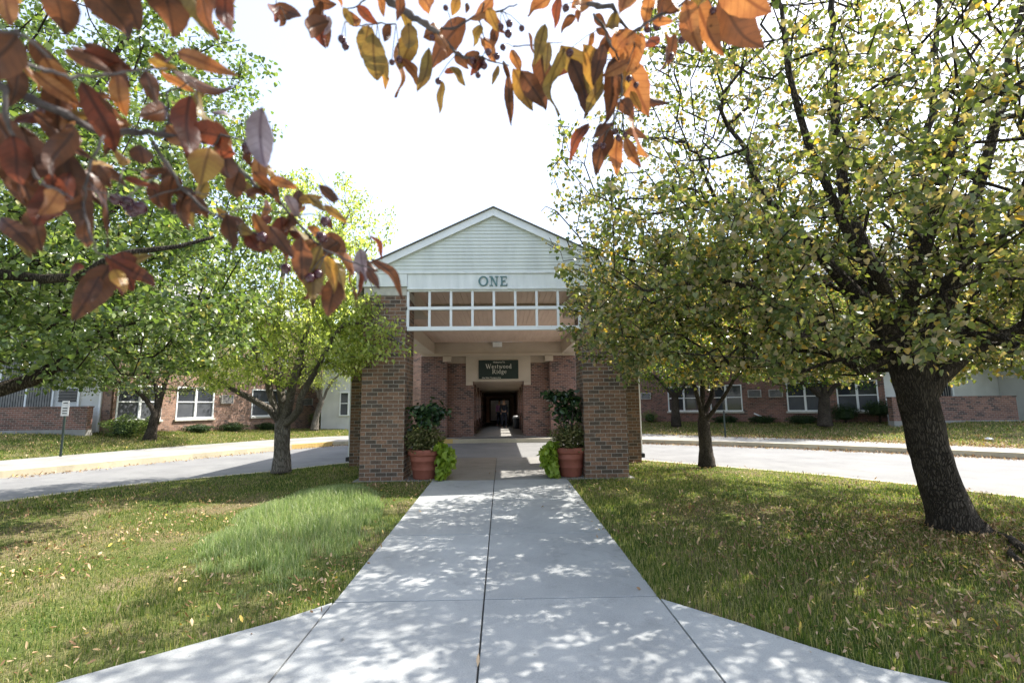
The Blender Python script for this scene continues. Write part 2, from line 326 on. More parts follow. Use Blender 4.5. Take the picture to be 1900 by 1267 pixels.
# island lawn
NX, NY = 150, 130
xs = np.linspace(-12.6, 10.2, NX); V = []
for x in xs:
    ys = np.linspace(-7, float(yedge(x)), NY); z = gz(x, ys) + .022*(vnoise(np.full(NY, x), ys, .9, 3)-.5)
    cz = on_concrete(np.full(NY, x), ys, .12); z = np.where(cz, gz(x, ys)-.012, z)
    V.append(np.stack([np.full(NY, x), ys, z], 1))
V = np.concatenate(V); i, j = np.meshgrid(np.arange(NX-1), np.arange(NY-1), indexing='ij'); a = (i*NY+j).ravel()
lawn = npmesh('lawn', V, [np.stack([a, a+NY, a+NY+1, a+1], 1)], M['ground'], smooth=True); tag(lawn, kind='structure')

def resample(P, n):
    P = np.array(P, dtype=float); k = np.arange(len(P)); t = np.linspace(0, len(P)-1, n)
    return np.stack([np.interp(t, k, P[:, c]) for c in range(P.shape[1])], 1)
def strip(name, A, B, mat, n=120, m=6, kind='structure'):
    A, B = resample(A, n), resample(B, n); V = np.concatenate([(A*(1-t)+B*t) for t in np.linspace(0, 1, m)])
    i, j = np.meshgrid(np.arange(m-1), np.arange(n-1), indexing='ij'); a = (i*n+j).ravel()
    o = npmesh(name, V, [np.stack([a, a+1, a+n+1, a+n], 1)], mat, smooth=True); tag(o, kind=kind); return o
def wz(P, z): return [(p[0], p[1], z(p) if callable(z) else z) for p in P]
rz_ = lambda p: float(min(.11, gz(0, p[1])-.07))
strip('road', wz(NEAR, rz_), wz(FAR, .11), M['asphalt'])
strip('sidewalk', wz(FAR, .262), wz(BACK, .285), M['concrete2'])
def off(P, d):          # shift a polyline sideways
    P = np.array([p[:2] for p in P], dtype=float); T = np.gradient(P, axis=0); T /= np.linalg.norm(T, axis=1)[:, None]
    return P + np.stack([-T[:, 1], T[:, 0]], 1)*d
def kerb(name, P, width, z0, z1, mat, side):
    n = 110; A = resample([p[:2] for p in P], n); B = off(A, side*width); mb = MB()
    f = lambda z, p: z(p) if callable(z) else z
    for k in range(n-1):
        a, b, c, d = A[k], A[k+1], B[k+1], B[k]
        mb.face([(a[0], a[1], f(z0, a)), (b[0], b[1], f(z0, b)), (b[0], b[1], f(z1, b)), (a[0], a[1], f(z1, a))])
        mb.face([(a[0], a[1], f(z1, a)), (b[0], b[1], f(z1, b)), (c[0], c[1], f(z1, c)), (d[0], d[1], f(z1, d))])
        mb.face([(d[0], d[1], f(z0, d)), (d[0], d[1], f(z1, d)), (c[0], c[1], f(z1, c)), (c[0], c[1], f(z0, c))])
    o = mb.build(name, mat); tag(o, kind='structure'); return o
kerb('kerb', FAR, .16, .05, .268, M['kerb'], 1)
kerb('kerb', [(-3.0, 19.79), (-2.2, 19.795), (-1.75, 19.79)], .17, .05, .272, M['kerbyellow'], 1)
kerb('kerb', [(-7.6, 17.99), (-6.9, 18.82), (-6.5, 19.29)], .17, .05, .272, M['kerbyellow'], 1)
kerb('kerb', NEAR[:9], .13, -.4, lambda p: float(gz(0, p[1]))+.004, M['kerb'], 1)
kerb('kerb', NEAR[9:], .13, -.4, lambda p: float(gz(0, p[1]))+.004, M['kerb'], 1)
L_, W_ = wz(BACK[:9], .27), WALLS[:9]
vergeL = strip('lawn', L_, W_, M['ground'], 90, 14); vergeR = strip('lawn', wz(BACK[9:], .27), WALLS[9:], M['ground'], 90, 14)
# paths: slabs laid with open joints over a dark bed
bed = MB()
def slab(mb, pts, th=.05, lift=.014):
    top = [(x, y, float(gz(0, y))+lift) for x, y in pts]; n = len(pts)
    mb.face(top)
    for k in range(n):
        p, q = top[k], top[(k+1) % n]; mb.face([(p[0], p[1], p[2]-th), (q[0], q[1], q[2]-th), q, p])
slab(bed, [(-1.3, -2), (1.2, -2), (1.2, 9.25), (-1.3, 9.25)], .03, .0005)
slab(bed, [(-9, -2), (9, -2), (6.5, .1), (4.8, 1.1), (2.2, 2.7), (1.2, 3.8), (-1.3, 3.8), (-2.3, 3.0), (-4.5, 1.2), (-6.8, 0)], .03, -.002)
slab(bed, [(-2.76, 9.33), (2.46, 9.33), (2.46, 13.1), (-2.76, 13.1)], .03, .0005)
tag(bed.build('path', M['joint']), kind='structure')
pa = MB(); g = .006; yy = [-2, 0.3, 2.16, 4.0, 5.77, 7.54, 9.29]
for k in range(len(yy)-1):
    e = .007
    slab(pa, [(-1.31, yy[k]+e), (-.15-g, yy[k]+e), (-.15-g, yy[k+1]-e), (-1.31, yy[k+1]-e)])
    slab(pa, [(-.15+g, yy[k]+e), (1.21, yy[k]+e), (1.21, yy[k+1]-e), (-.15+g, yy[k+1]-e)])
slab(pa, [(-9.5, -3), (-1.322, -3), (-1.322, 4.0), (-1.42, 3.9), (-1.6, 3.72), (-2.03, 3.39), (-2.5, 3.02), (-3.4, 2.2), (-4.6, 1.4), (-7, .2)])
slab(pa, [(1.222, -3), (9.5, -3), (7, .2), (5, 1.3), (3.4, 2.1), (2.41, 2.82), (2.14, 2.98), (1.87, 3.26), (1.65, 3.52), (1.222, 3.955)])
tag(pa.build('path', M['concrete'], bevel=.004), kind='structure')
ap = MB(); ag = MB()
slab(ag, [(-2.8, 9.3), (-1.36, 9.3), (-1.36, 13.2), (-2.8, 13.2)]); slab(ag, [(1.3, 9.3), (2.5, 9.3), (2.5, 13.2), (1.3, 13.2)])
slab(ag, [(-.14, 9.3), (1.29, 9.3), (1.29, 11.2), (-.14, 11.2)]); slab(ag, [(-.14, 11.21), (1.29, 11.21), (1.29, 13.2), (-.14, 13.2)])
slab(ap, [(-1.35, 9.3), (-.15, 9.3), (-.15, 11.9), (-1.35, 11.9)]); slab(ap, [(-1.35, 11.91), (-.15, 11.91), (-.15, 13.2), (-1.35, 13.2)])
tag(ag.build('path', M['concrete2'], bevel=.004), kind='structure'); tag(ap.build('path', M['concrete3'], bevel=.004), kind='structure')
# covered-walk floor, sloping gently down to the door
fl = MB(); fl.face([(-1.7, 20.4, .296), (1.45, 20.4, .296), (1.45, 31, .235), (-1.7, 31, .235)]); fl.face([(-1.7, 31, .235), (1.45, 31, .235), (1.45, 46, .16), (-1.7, 46, .16)])
tag(fl.build('path', M['concrete2']), kind='structure')

# grass blades and fallen leaves
def blades(name, x, y, z, h, wd, mat, lean=.5):
    n = len(x); az = RNG.random(n)*2*np.pi; ln = (RNG.random(n)**1.3)*lean*h; fa = RNG.random(n)*np.pi
    dx, dy = np.cos(az)*ln, np.sin(az)*ln; ux, uy = np.cos(fa)*wd/2, np.sin(fa)*wd/2
    P = np.zeros((n, 5, 3))
    P[:, 0] = np.stack([x-ux, y-uy, z-.01], 1); P[:, 1] = np.stack([x+ux, y+uy, z-.01], 1)
    mx, my, mz = x+dx*.35, y+dy*.35, z+h*.6
    P[:, 2] = np.stack([mx+ux*.75, my+uy*.75, mz], 1); P[:, 3] = np.stack([mx-ux*.75, my-uy*.75, mz], 1)
    P[:, 4] = np.stack([x+dx, y+dy, z+h*(1-.25*ln/h)], 1)
    b = np.arange(n)*5
    return npmesh(name, P.reshape(-1, 3), [np.stack([b, b+1, b+2, b+3], 1), np.stack([b+3, b+2, b+4], 1)], mat)
def polar(n, r0, r1, a0, a1, p=1.0):
    r = r0+(r1-r0)*RNG.random(n)**p; a = np.radians(a0+(a1-a0)*RNG.random(n)); return r*np.sin(a), r*np.cos(a)
M['grass'] = mat_leaf('grass blade', [(0, (.045, .085, .012)), (.28, (.09, .145, .026)), (.52, (.19, .225, .06)), (.76, (.36, .31, .14)), (1, (.50, .41, .25))], .52, .5, .3, tcol=(1.1, 1.3, .5))
M['tallgrass'] = mat_leaf('tall grass blade', [(0, (.13, .20, .06)), (.4, (.26, .33, .14)), (.75, (.38, .44, .24)), (1, (.52, .50, .32))], .5, .4, .45, tcol=(1.1, 1.25, .7))
def tallmask(x, y):
    u = (x+2.55+.10*(y-6.6))/.98; v = (y-6.55)/2.25; return u*u+v*v + .9*(vnoise(x, y, 1.6, 5)-.5) < 1+.6*(vnoise(x, y, 5, 15)-.5)
x, y = polar(400000, 2.2, 15.5, -56, 56, 1.05); k = (y < yedge(x)-.02) & ~on_concrete(x, y, -.01) & (x > -12.3) & (x < 9.9)
x, y = x[k], y[k]; bare = vnoise(x, y, .55, 8)*.6+vnoise(x, y, 2.3, 9)*.4; keep = RNG.random(len(x)) < np.clip(1.5-1.6*bare*(x < 1)-.9*bare*(x >= 1), .25, 1); x, y = x[keep], y[keep]
r = np.hypot(x, y); h = (.020+.028*RNG.random(len(x)))*(.6+.9*vnoise(x, y, .8, 4)); e = on_concrete(x, y, .18); h = np.where(e, h*1.25, h)
tag(blades('grass', x, y, gz(x, y), h, .0032+.00042*r, M['grass'], .9), kind='stuff')
x = RNG.uniform(-4.2, -1.4, 60000); y = RNG.uniform(3.9, 9.1, 60000); k = tallmask(x, y) & ~on_concrete(x, y, .02); x, y = x[k], y[k]; k = RNG.random(len(x)) < .25+1.1*vnoise(x, y, 3.2, 16); x, y = x[k], y[k]
edge = np.clip(1-((x+2.55+.10*(y-6.6))/.98)**2-((y-6.55)/2.25)**2, 0, 1)
tag(blades('tall_grass', x, y, gz(x, y), (.06+.12*RNG.random(len(x)))*(.30+1.1*edge**.7)*(.6+.8*vnoise(x, y, 2.2, 17)), np.full(len(x), .0055), M['tallgrass'], .75), kind='stuff')
def on_strip(A, B, n, p=1.0):
    s = RNG.random(n); t = RNG.random(n)**p; A, B = np.array([tuple(q) for q in A], float), np.array([tuple(q) for q in B], float)
    i = s*(len(A)-1); kk = np.arange(len(A)); f = lambda P: np.stack([np.interp(i, kk, P[:, c]) for c in range(3)], 1)
    P = f(A)*(1-t)[:, None]+f(B)*t[:, None]; return P[:, 0], P[:, 1], P[:, 2]
for A, B, n in ((L_, W_, 60000), (wz(BACK[9:], .27), WALLS[9:], 60000)):
    x, y, z = on_strip(A, B, n)
    tag(blades('grass', x, y, z, .04+.05*RNG.random(n), np.full(n, .012), M['grass'], .9), kind='stuff')

def flat_leaves(name, x, y, z, size, mat, tilt=.5):
    n = len(x); T = np.array([(0, -1, 0), (.42, -.25, .14), (.3, .5, .1), (0, 1.05, .05), (-.3, .5, .1), (-.42, -.25, .14), (0, 0, -.05)])*.5
    a = RNG.random(n)*2*np.pi; t1, t2 = RNG.normal(0, tilt, n), RNG.normal(0, tilt, n)
    P = T[None]*size[:, None, None]; curl = RNG.uniform(-1.5, 3, n); P[:, :, 2] *= curl[:, None]
    ca, sa = np.cos(a)[:, None], np.sin(a)[:, None]; X = P[:, :, 0]*ca-P[:, :, 1]*sa; Y = P[:, :, 0]*sa+P[:, :, 1]*ca
    Z = P[:, :, 2]+X*np.tan(np.clip(t1, -1, 1))[:, None]+Y*np.tan(np.clip(t2, -1, 1))[:, None]; Z = Z-Z.min(1, keepdims=True)
    Q = np.stack([X+x[:, None], Y+y[:, None], Z+z[:, None]], 2).reshape(-1, 3); b = np.arange(n)*7
    return npmesh(name, Q, [np.stack([b+6, b, b+1, b+2], 1), np.stack([b+6, b+2, b+3, b+4], 1), np.stack([b+6, b+4, b+5, b], 1)], mat)
M['litter'] = mat_leaf('dry fallen leaf', [(0, (.12, .06, .03)), (.3, (.25, .15, .08)), (.55, (.42, .28, .15)), (.88, (.50, .37, .24)), (.97, (.58, .42, .14)), (1, (.66, .46, .06))], .2, .6, .3, tcol=(1, .9, .6))
x, y = polar(26000, 2.2, 15, -56, 56, .95); k = (y < yedge(x)) & ~on_concrete(x, y, .02) & ~(tallmask(x, y) & (RNG.random(len(x)) < .9)); x, y = x[k], y[k]
d = vnoise(x, y, .7, 11)*.6+vnoise(x, y, 2.5, 12)*.4; k = RNG.random(len(x)) < np.clip((d-.34)*3.4, .05, 1); x, y = x[k], y[k]
tag(flat_leaves('fallen_leaves', x, y, gz(x, y)+.012+.03*RNG.random(len(x)), RNG.uniform(.018, .05, len(x)), M['litter']), kind='stuff')
x, y = 5.2+1.2*RNG.normal(size=8000), 5.3+1.0*RNG.normal(size=8000); k = (y < yedge(x)) & ~on_concrete(x, y, .05); x, y = x[k], y[k]
tag(flat_leaves('fallen_leaves', x, y, gz(x, y)+.01+.02*RNG.random(len(x)), RNG.uniform(.018, .042, len(x)), M['litter']), kind='stuff')
x, y, z = on_strip(wz(BACK[9:], .27), WALLS[9:], 14000, 2.2); x2, y2, z2 = on_strip(L_, W_, 2200, 1.2)
tag(flat_leaves('fallen_leaves', np.r_[x, x2], np.r_[y, y2], np.r_[z, z2]+.03, RNG.uniform(.03, .07, 16200), M['litter']), kind='stuff')
K = off(FAR[9:], -.25); x, y, z = on_strip(wz(off(FAR[10:], -.02), .115), wz(off(FAR[10:], -.5), .115), 2200, 2); x3, y3, z3 = on_strip(wz(off(FAR[10:], 1.2), .28), wz(BACK[10:], .28), 1500, .5)
x4, y4, z4 = on_strip(wz(off(FAR[:8], -.02), .115), wz(off(FAR[:8], -.5), .115), 700, 2)
x, y, z = np.r_[x, x3, x4], np.r_[y, y3, y4], np.r_[z, z3, z4]
tag(flat_leaves('fallen_leaves', x, y, z, RNG.uniform(.035, .07, len(x)), M['litter']), kind='stuff')
#@@BUILDINGS
# ---------------------------------------------------------------- portico
CX = -.14
def clap(mb, z0, z1, step, xa, xb, y, dirn=-1, mi=0, lip=.012):
    """lap siding between heights; xa(z), xb(z) give the ends; faces -y"""
    z = z0
    while z < z1-1e-4:
        zt = min(z+step, z1); a0, b0, a1, b1 = xa(z), xb(z), xa(zt), xb(zt)
        if b0-a0 < .01: break
        mb.face([(a0, y-lip, z), (b0, y-lip, z), (b1, y, zt), (a1, y, zt)], None, mi)
        mb.face([(a0, y, z), (b0, y, z), (b0, y-lip, z), (a0, y-lip, z)], None, mi)
        z = zt
port = empty('entrance_portico', (CX, 9.35, .2), 0, 'brick and white sided entrance portico with a gable front, straddling the drive', 'portico')
def pb(mb, name, mat, parent=port, **k):        # world-coordinate mesh hung under the portico
    o = mb.build(name, mat, parent, **k)
    o.matrix_parent_inverse = Matrix.Translation((-port.location.x, -port.location.y, -port.location.z)) if parent is port else Matrix()
    return o
def pillar(x0, x1, y0, y1, z0, zt, mat, cap=True):
    sh = pb(MB().box(x0, x1, y0, y1, z0, zt), 'pillar', mat, bevel=.004)
    if cap: pb(MB().box(x0-.004, x1+.004, y0-.012, y1+.012, zt+.001, zt+.165), 'capital', M['cap'], parent=sh, bevel=.006)
    return sh
for s in (-1, 1):
    a, b = sorted((CX+s*1.715, CX+s*2.545)); pillar(a, b, 9.36, 10.2, .15, 3.76, M['brick'])
    a, b = sorted((CX+s*2.66, CX+s*3.46)); pillar(a, b, 11.7, 12.5, .05, 3.76, M['brick'])
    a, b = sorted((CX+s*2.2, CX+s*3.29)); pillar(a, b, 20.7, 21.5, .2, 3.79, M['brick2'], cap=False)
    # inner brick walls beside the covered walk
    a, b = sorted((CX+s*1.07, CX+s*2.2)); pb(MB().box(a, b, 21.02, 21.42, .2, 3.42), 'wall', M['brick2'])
    pb(MB().box(a, b, 21.06, 21.4, 3.421, 4.25), 'beam', M['beige2'])
    a, b = sorted((CX+s*2.0, CX+s*2.36)); pb(MB().box(a, b, 20.62, 20.98, 3.47, 3.73), 'corbel', M['beige'], bevel=.008)
    a, b = sorted((CX+s*1.10, CX+s*1.40)); pb(MB().box(a, b, 20.9, 21.015, 2.46, 2.63), 'corbel', M['beige'], bevel=.006)
    # side beams over the drive
    a, b = sorted((CX+s*2.72, CX+s*3.36)); pb(MB().box(a, b, 12.52, 20.66, 3.80, 4.27), 'beam', M['beige'])
    a, b = sorted((CX+s*1.72, CX+s*2.52)); pb(MB().box(a, b, 10.22, 12.2, 3.79, 4.1), 'beam', M['beige'])
    # downspout with dark foot on the outer pillar
    xo = CX+s*3.50; ds = pb(MB().box(xo-.035, xo+.035, 11.85, 11.93, .42, 3.9), 'downspout', M['trim'], bevel=.01)
    pb(MB().box(xo-.05, xo+.05, 11.72, 11.95, .33, .43), 'outlet', M['black'], parent=ds, bevel=.01)
# deep beam with siding over the far side of the drive
bm_ = MB(); bm_.box(CX-3.3, CX+3.3, 20.66, 21.0, 3.735, 4.30); clap(bm_, 3.82, 4.28, .1, lambda z: CX-3.3, lambda z: CX+3.3, 20.655)
bm_.box(CX-3.3, CX+3.3, 20.62, 20.658, 3.70, 3.82); pb(bm_, 'beam', M['beige'])
# header over the covered walk that carries the sign
hb = MB().box(CX-1.40, CX+1.40, 20.92, 21.015, 2.635, 3.80); hb.box(CX-1.07, CX+1.07, 21.02, 21.4, 2.62, 4.2); pb(hb, 'header', M['beige'], bevel=.004)
# ceilings of narrow tan boards
def boards(x0, x1, y0, y1, z, w_=.14):
    mb = MB(); x = x0
    while x < x1-.01:
        xe = min(x+w_, x1); mb.box(x+.004, xe-.004, y0, y1, z, z+.02); x = xe
    mb.box(x0, x1, y0, y1, z+.021, z+.05); return mb
M['ceil'] = mat_noise('tan ceiling boards', (.60, .44, .34), (.68, .51, .40), 1.2, .55, .05, .003, stretch=(4, .6, 1))
pb(boards(CX-2.6, CX+2.6, 9.48, 11.9, 4.12), 'ceiling', M['ceil'])
pb(boards(CX-3.5, CX+3.5, 12.2, 20.66, 4.30), 'ceiling', M['ceil'])
pb(MB().box(CX-3.5, CX+3.5, 11.92, 12.18, 4.0, 4.4), 'beam', M['beige2'])
# white frieze
fz = MB(); fz.box(CX-1.70, CX+1.70, 9.33, 9.45, 3.885, 4.185); fz.box(CX-1.70, CX+1.70, 9.315, 9.33, 3.87, 3.90); fz.box(CX-2.62, CX-1.705, 9.31, 9.46, 3.93, 4.185); fz.box(CX+1.705, CX+2.62, 9.31, 9.46, 3.93, 4.185)
fz.box(CX-2.62, CX+2.62, 9.30, 9.47, 4.186, 4.215)
pb(fz, 'frieze', M['white'], bevel=.004)
for s in (-1, 1):
    a, b = sorted((CX+s*2.625, CX+s*2.69)); pb(MB().box(a, b, 9.3, 12.0, 3.80, 4.22), 'fascia', M['trim'])
# gable siding and rake boards
SL = (5.53-4.27)/2.66
def rz2(x): return 5.53-abs(x-CX)*SL
gb = MB(); clap(gb, 4.216, 5.42, .072, lambda z: CX-(5.43-z)/SL, lambda z: CX+(5.43-z)/SL, 9.345, lip=.014)
gb.face([(CX-2.55, 9.36, 4.2), (CX+2.55, 9.36, 4.2), (CX, 9.36, 5.44)]); pb(gb, 'gable', M['siding'])
for s in (-1, 1):
    P = [(CX, 5.53), (CX+s*2.66, 5.53-2.66*SL), (CX+s*2.66, 5.53-2.66*SL-.15), (CX, 5.38)]
    if s > 0: P = P[::-1]
    o = MB().prism(P, 9.285, 9.34); pb(o, 'rake_board', M['trim'], bevel=.003)
    P2 = [(CX, 5.40), (CX+s*2.55, 5.40-2.55*SL), (CX+s*2.55, 5.40-2.55*SL-.035), (CX, 5.365)]
    if s > 0: P2 = P2[::-1]
    pb(MB().prism(P2, 9.265, 9.284), 'rake_moulding', M['trim'])
    R = [(CX, 5.555), (CX+s*2.73, 5.555-2.73*SL), (CX+s*2.73, 5.538-2.73*SL), (CX, 5.535)]
    if s > 0: R = R[::-1]
    pb(MB().prism(R, 9.24, 13.2), 'roof', M['shingle'])
    # wide roof over the drive
    R = [(CX, 5.42), (CX+s*3.65, 4.40), (CX+s*3.65, 4.33), (CX, 5.35)]
    if s > 0: R = R[::-1]
    pb(MB().prism(R, 11.85, 21.6), 'roof', M['shingle'])
    a, b = sorted((CX+s*3.5, CX+s*3.6)); pb(MB().box(a, b, 11.86, 21.5, 4.12, 4.33), 'fascia', M['trim'])
# open white lattice under the frieze
lt = pb(MB().box(CX-1.70, CX+1.70, 9.355, 9.435, 3.06, 3.14), 'lattice', M['trim'], bevel=.004)
m2 = MB(); m2.box(CX-1.70, CX+1.70, 9.36, 9.43, 3.475, 3.535); m2.box(CX-1.70, CX+1.70, 9.36, 9.43, 3.84, 3.884)
for k in range(9):
    xk = CX-1.69+k*3.38/8; m2.box(xk-.024, xk+.024, 9.365, 9.425, 3.141, 3.474); m2.box(xk-.024, xk+.024, 9.365, 9.425, 3.536, 3.839)
pb(m2, 'glazing_bars', M['trim'], parent=lt, bevel=.003)
pb(MB().box(-.37, .03, 20.4, 20.62, 4.08, 4.27), 'light', M['white'], bevel=.01)

# letters ONE
def ring(mb, cx, cz, ro, rzo, ri, rzi, y0, y1, n=28):
    for k in range(n):
        a, b = 2*math.pi*k/n, 2*math.pi*(k+1)/n
        o = [(cx+ro*math.cos(t), cz+rzo*math.sin(t)) for t in (a, b)]; i = [(cx+ri*math.cos(t), cz+rzi*math.sin(t)) for t in (a, b)]
        mb.face([(o[0][0], y0, o[0][1]), (i[0][0], y0, i[0][1]), (i[1][0], y0, i[1][1]), (o[1][0], y0, o[1][1])])
        mb.face([(o[0][0], y0, o[0][1]), (o[1][0], y0, o[1][1]), (o[1][0], y1, o[1][1]), (o[0][0], y1, o[0][1])])
        mb.face([(i[1][0], y0, i[1][1]), (i[0][0], y0, i[0][1]), (i[0][0], y1, i[0][1]), (i[1][0], y1, i[1][1])])
one = empty('building_name', (CX, 9.33, 3.93), 0, 'teal metal serif letters reading ONE on the white frieze', 'lettering')
y0, y1 = 9.30, 9.332; H = .19; zb = 3.935
def hang(o, e): o.matrix_parent_inverse = Matrix.Translation(-Vector(e.location)); return o
mb = MB(); ring(mb, CX-.205, zb+H/2, .098, .1, .062, .082, y0, y1); hang(mb.build('letter', M['green'], one), one)
def bars(L):
    mb = MB()
    for P in L:
        A = sum(P[i][0]*P[(i+1) % len(P)][1]-P[(i+1) % len(P)][0]*P[i][1] for i in range(len(P)))
        if A < 0: P = P[::-1]
        mb.prism(P, y0+RNG.random()*.001, y1)
    return mb
rect = lambda a, b, c, d: [(a, c), (b, c), (b, d), (a, d)]
x0 = CX-.075; L = [rect(x0+.02, x0+.036, zb, zb+H), rect(x0+.128, x0+.144, zb, zb+H), rect(x0-.008, x0+.058, zb-.002, zb+.014), rect(x0-.012, x0+.045, zb+H-.013, zb+H+.002), rect(x0+.10, x0+.17, zb+H-.013, zb+H+.002),
    [(x0+.012, zb+H), (x0+.05, zb+H), (x0+.146, zb-.003), (x0+.116, zb-.003)]]
hang(bars(L).build('letter', M['green'], one), one)
x0 = CX+.125; L = [rect(x0+.02, x0+.052, zb, zb+H), rect(x0, x0+.142, zb-.002, zb+.014), rect(x0, x0+.135, zb+H-.014, zb+H+.002), rect(x0+.05, x0+.10, zb+H/2-.006, zb+H/2+.010), rect(x0+.094, x0+.103, zb+H/2-.03, zb+H/2+.034), rect(x0+.128, x0+.142, zb+.012, zb+.05), rect(x0+.122, x0+.135, zb+H-.046, zb+H-.012)]
hang(bars(L).build('letter', M['green'], one), one)

# welcome sign
sg = empty('sign', (CX, 20.9, 2.72), 0, 'dark green board welcoming visitors to Westwood Ridge, above the covered walk', 'sign')
hang(MB().box(CX-.85, CX+.87, 20.88, 20.915, 2.73, 3.54).build('board', M['signgreen'], sg, bevel=.004), sg)
def text(txt, x, z, size, name, e, mat, y=20.876, squeeze=1, thick=0):
    cu = bpy.data.curves.new('t', 'FONT'); cu.body = txt; cu.size = size; cu.align_x = 'CENTER'; cu.extrude = .001; cu.offset = thick
    ob = bpy.data.objects.new('t', cu); C.objects.link(ob); dg = bpy.context.evaluated_depsgraph_get()
    me = bpy.data.meshes.new_from_object(ob.evaluated_get(dg)); bpy.data.objects.remove(ob)
    me.materials.clear(); me.materials.append(mat)
    me.transform(Matrix.Translation((x, y, z)) @ Matrix.Rotation(math.pi/2, 4, 'X') @ Matrix.Diagonal((squeeze, 1, 1, 1)))
    o = bpy.data.objects.new(name, me); C.objects.link(o); o.parent = e; hang(o, e); return o
# serif capitals and lower case drawn as thick and thin strokes (x, z in units of letter height)
GL = {
 'W': (1.25, [((.08, 1), (.38, 0), .13), ((.38, 0), (.62, .95), .06), ((.6, .95), (.88, 0), .13), ((.88, 0), (1.15, 1), .06), ((-.05, .98), (.24, .98), .05), ((.48, .98), (.72, .98), .05), ((1.02, .98), (1.27, .98), .05)]),
 'R': (.85, [((.15, 0), (.15, 1), .13), ((.02, .98), (.45, .98), .05), ((.45, .98), (.62, .85), .09), ((.62, .85), (.62, .65), .12), ((.62, .65), (.42, .5), .09), ((.15, .5), (.45, .5), .05), ((.35, .5), (.78, .0), .12), ((.02, .02), (.3, .02), .05), ((.7, .02), (.92, .02), .05)]),
 'e': (.52, [((.08, .36), (.46, .36), .05), ((.46, .36), (.42, .55), .09), ((.42, .55), (.26, .64), .05), ((.26, .64), (.09, .5), .09), ((.09, .5), (.07, .2), .12), ((.07, .2), (.24, .02), .10), ((.24, .02), (.47, .12), .06)]),
 's': (.42, [((.36, .5), (.24, .63), .06), ((.24, .63), (.08, .5), .10), ((.08, .5), (.34, .24), .11), ((.34, .24), (.24, .03), .09), ((.24, .03), (.04, .1), .06)]),
 't': (.36, [((.17, .85), (.17, .1), .11), ((.17, .1), (.32, .03), .07), ((.02, .62), (.33, .62), .05)]),
 'w': (.85, [((.08, .62), (.27, 0), .10), ((.27, 0), (.44, .6), .05), ((.43, .6), (.62, 0), .10), ((.62, 0), (.8, .62), .05), ((-.02, .62), (.18, .62), .05), ((.7, .62), (.88, .62), .05)]),
 'o': (.56, [((.26, .64), (.08, .5), .08), ((.08, .5), (.08, .16), .12), ((.08, .16), (.26, .02), .07), ((.26, .02), (.46, .16), .08), ((.46, .16), (.46, .5), .12), ((.46, .5), (.26, .64), .07)]),
 'd': (.6, [((.44, 1.02), (.44, 0), .11), ((.3, 1.0), (.46, 1.0), .05), ((.42, .55), (.25, .64), .06), ((.25, .64), (.08, .5), .08), ((.08, .5), (.08, .16), .12), ((.08, .16), (.24, .02), .08), ((.24, .02), (.44, .12), .06), ((.44, .02), (.58, .02), .05)]),
 'i': (.28, [((.14, .62), (.14, 0), .11), ((.03, .61), (.16, .61), .05), ((.02, .02), (.26, .02), .05), ((.14, .88), (.14, .8), .11)]),
 'g': (.55, [((.24, .64), (.08, .5), .09), ((.08, .5), (.1, .3), .10), ((.1, .3), (.26, .22), .07), ((.26, .22), (.42, .34), .09), ((.42, .34), (.42, .54), .10), ((.42, .54), (.24, .64), .07), ((.4, .6), (.55, .66), .06), ((.12, .26), (.08, .08), .07), ((.08, .08), (.44, .02), .10), ((.44, .02), (.46, -.18), .09), ((.46, -.18), (.2, -.28), .07), ((.2, -.28), (.03, -.14), .07), ((.03, -.14), (.12, .04), .06)])}
def word(txt, xc, z, h, e, y=20.868):
    wd = sum(GL[c][0]+.13 for c in txt)*h; x = xc-wd/2; mb = MB(); q = 0
    for c in txt:
        for (a, b, t) in GL[c][1]:
            a, b = Vector(a)*h, Vector(b)*h; d = (b-a).normalized(); nn = Vector((-d.y, d.x))*t*h/2; d = d*.02*h; q += .00012
            P = [a-d-nn, b+d-nn, b+d+nn, a-d+nn]; mb.prism([(x+p.x, z+p.y) for p in P], y-q % .004, 20.879)
        x += (GL[c][0]+.13)*h
    o = mb.build('lettering', M['signtext'], e); hang(o, e)
word('Westwood', CX+.03, 3.18, .185, sg); word('Ridge', CX+.06, 2.96, .185, sg)
text('Welcome To', CX+.03, 3.42, .095, 'lettering', sg, M['signtext'], thick=.001)
text('One West Thompson Ave', CX-.30, 2.76, .075, 'lettering', sg, M['signtext'], thick=.001)

# ---------------------------------------------------------------- covered walk
cw = empty('covered_walk', (CX, 21.5, .25), 0, 'long dim covered walk with brick piers running from the portico to glass doors', 'walkway')
H = lambda o: hang(o, cw)
def fz_(y): return .30-(y-20.4)*.0062
for s in (-1, 1):
    for k in range(6):
        yk = 23.6+k*3.1; a, b = sorted((CX+s*1.12, CX+s*1.52))
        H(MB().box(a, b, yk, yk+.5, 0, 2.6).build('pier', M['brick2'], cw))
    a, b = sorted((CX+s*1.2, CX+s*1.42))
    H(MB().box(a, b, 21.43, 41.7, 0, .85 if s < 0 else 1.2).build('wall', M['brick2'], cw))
    H(MB().box(a, b, 21.43, 41.7, 2.2, 2.75).build('beam', M['beige2'], cw))
cl = MB(); cl.face([(CX-1.45, 21.41, 2.66), (CX-1.45, 42.2, 2.3), (CX+1.45, 42.2, 2.3), (CX+1.45, 21.41, 2.66)]); H(cl.build('ceiling', M['beige'], cw))
rf = MB().prism([(CX-1.9, 2.8), (CX+1.9, 2.8), (CX, 3.75)], 21.5, 42.5); H(rf.build('roof', M['shingle'], cw))
dr = H(MB().box(CX-1.3, CX+1.3, 42.0, 42.2, 0, 2.4).build('end_wall', M['beige2'], cw))
dz = .165
fr = MB()
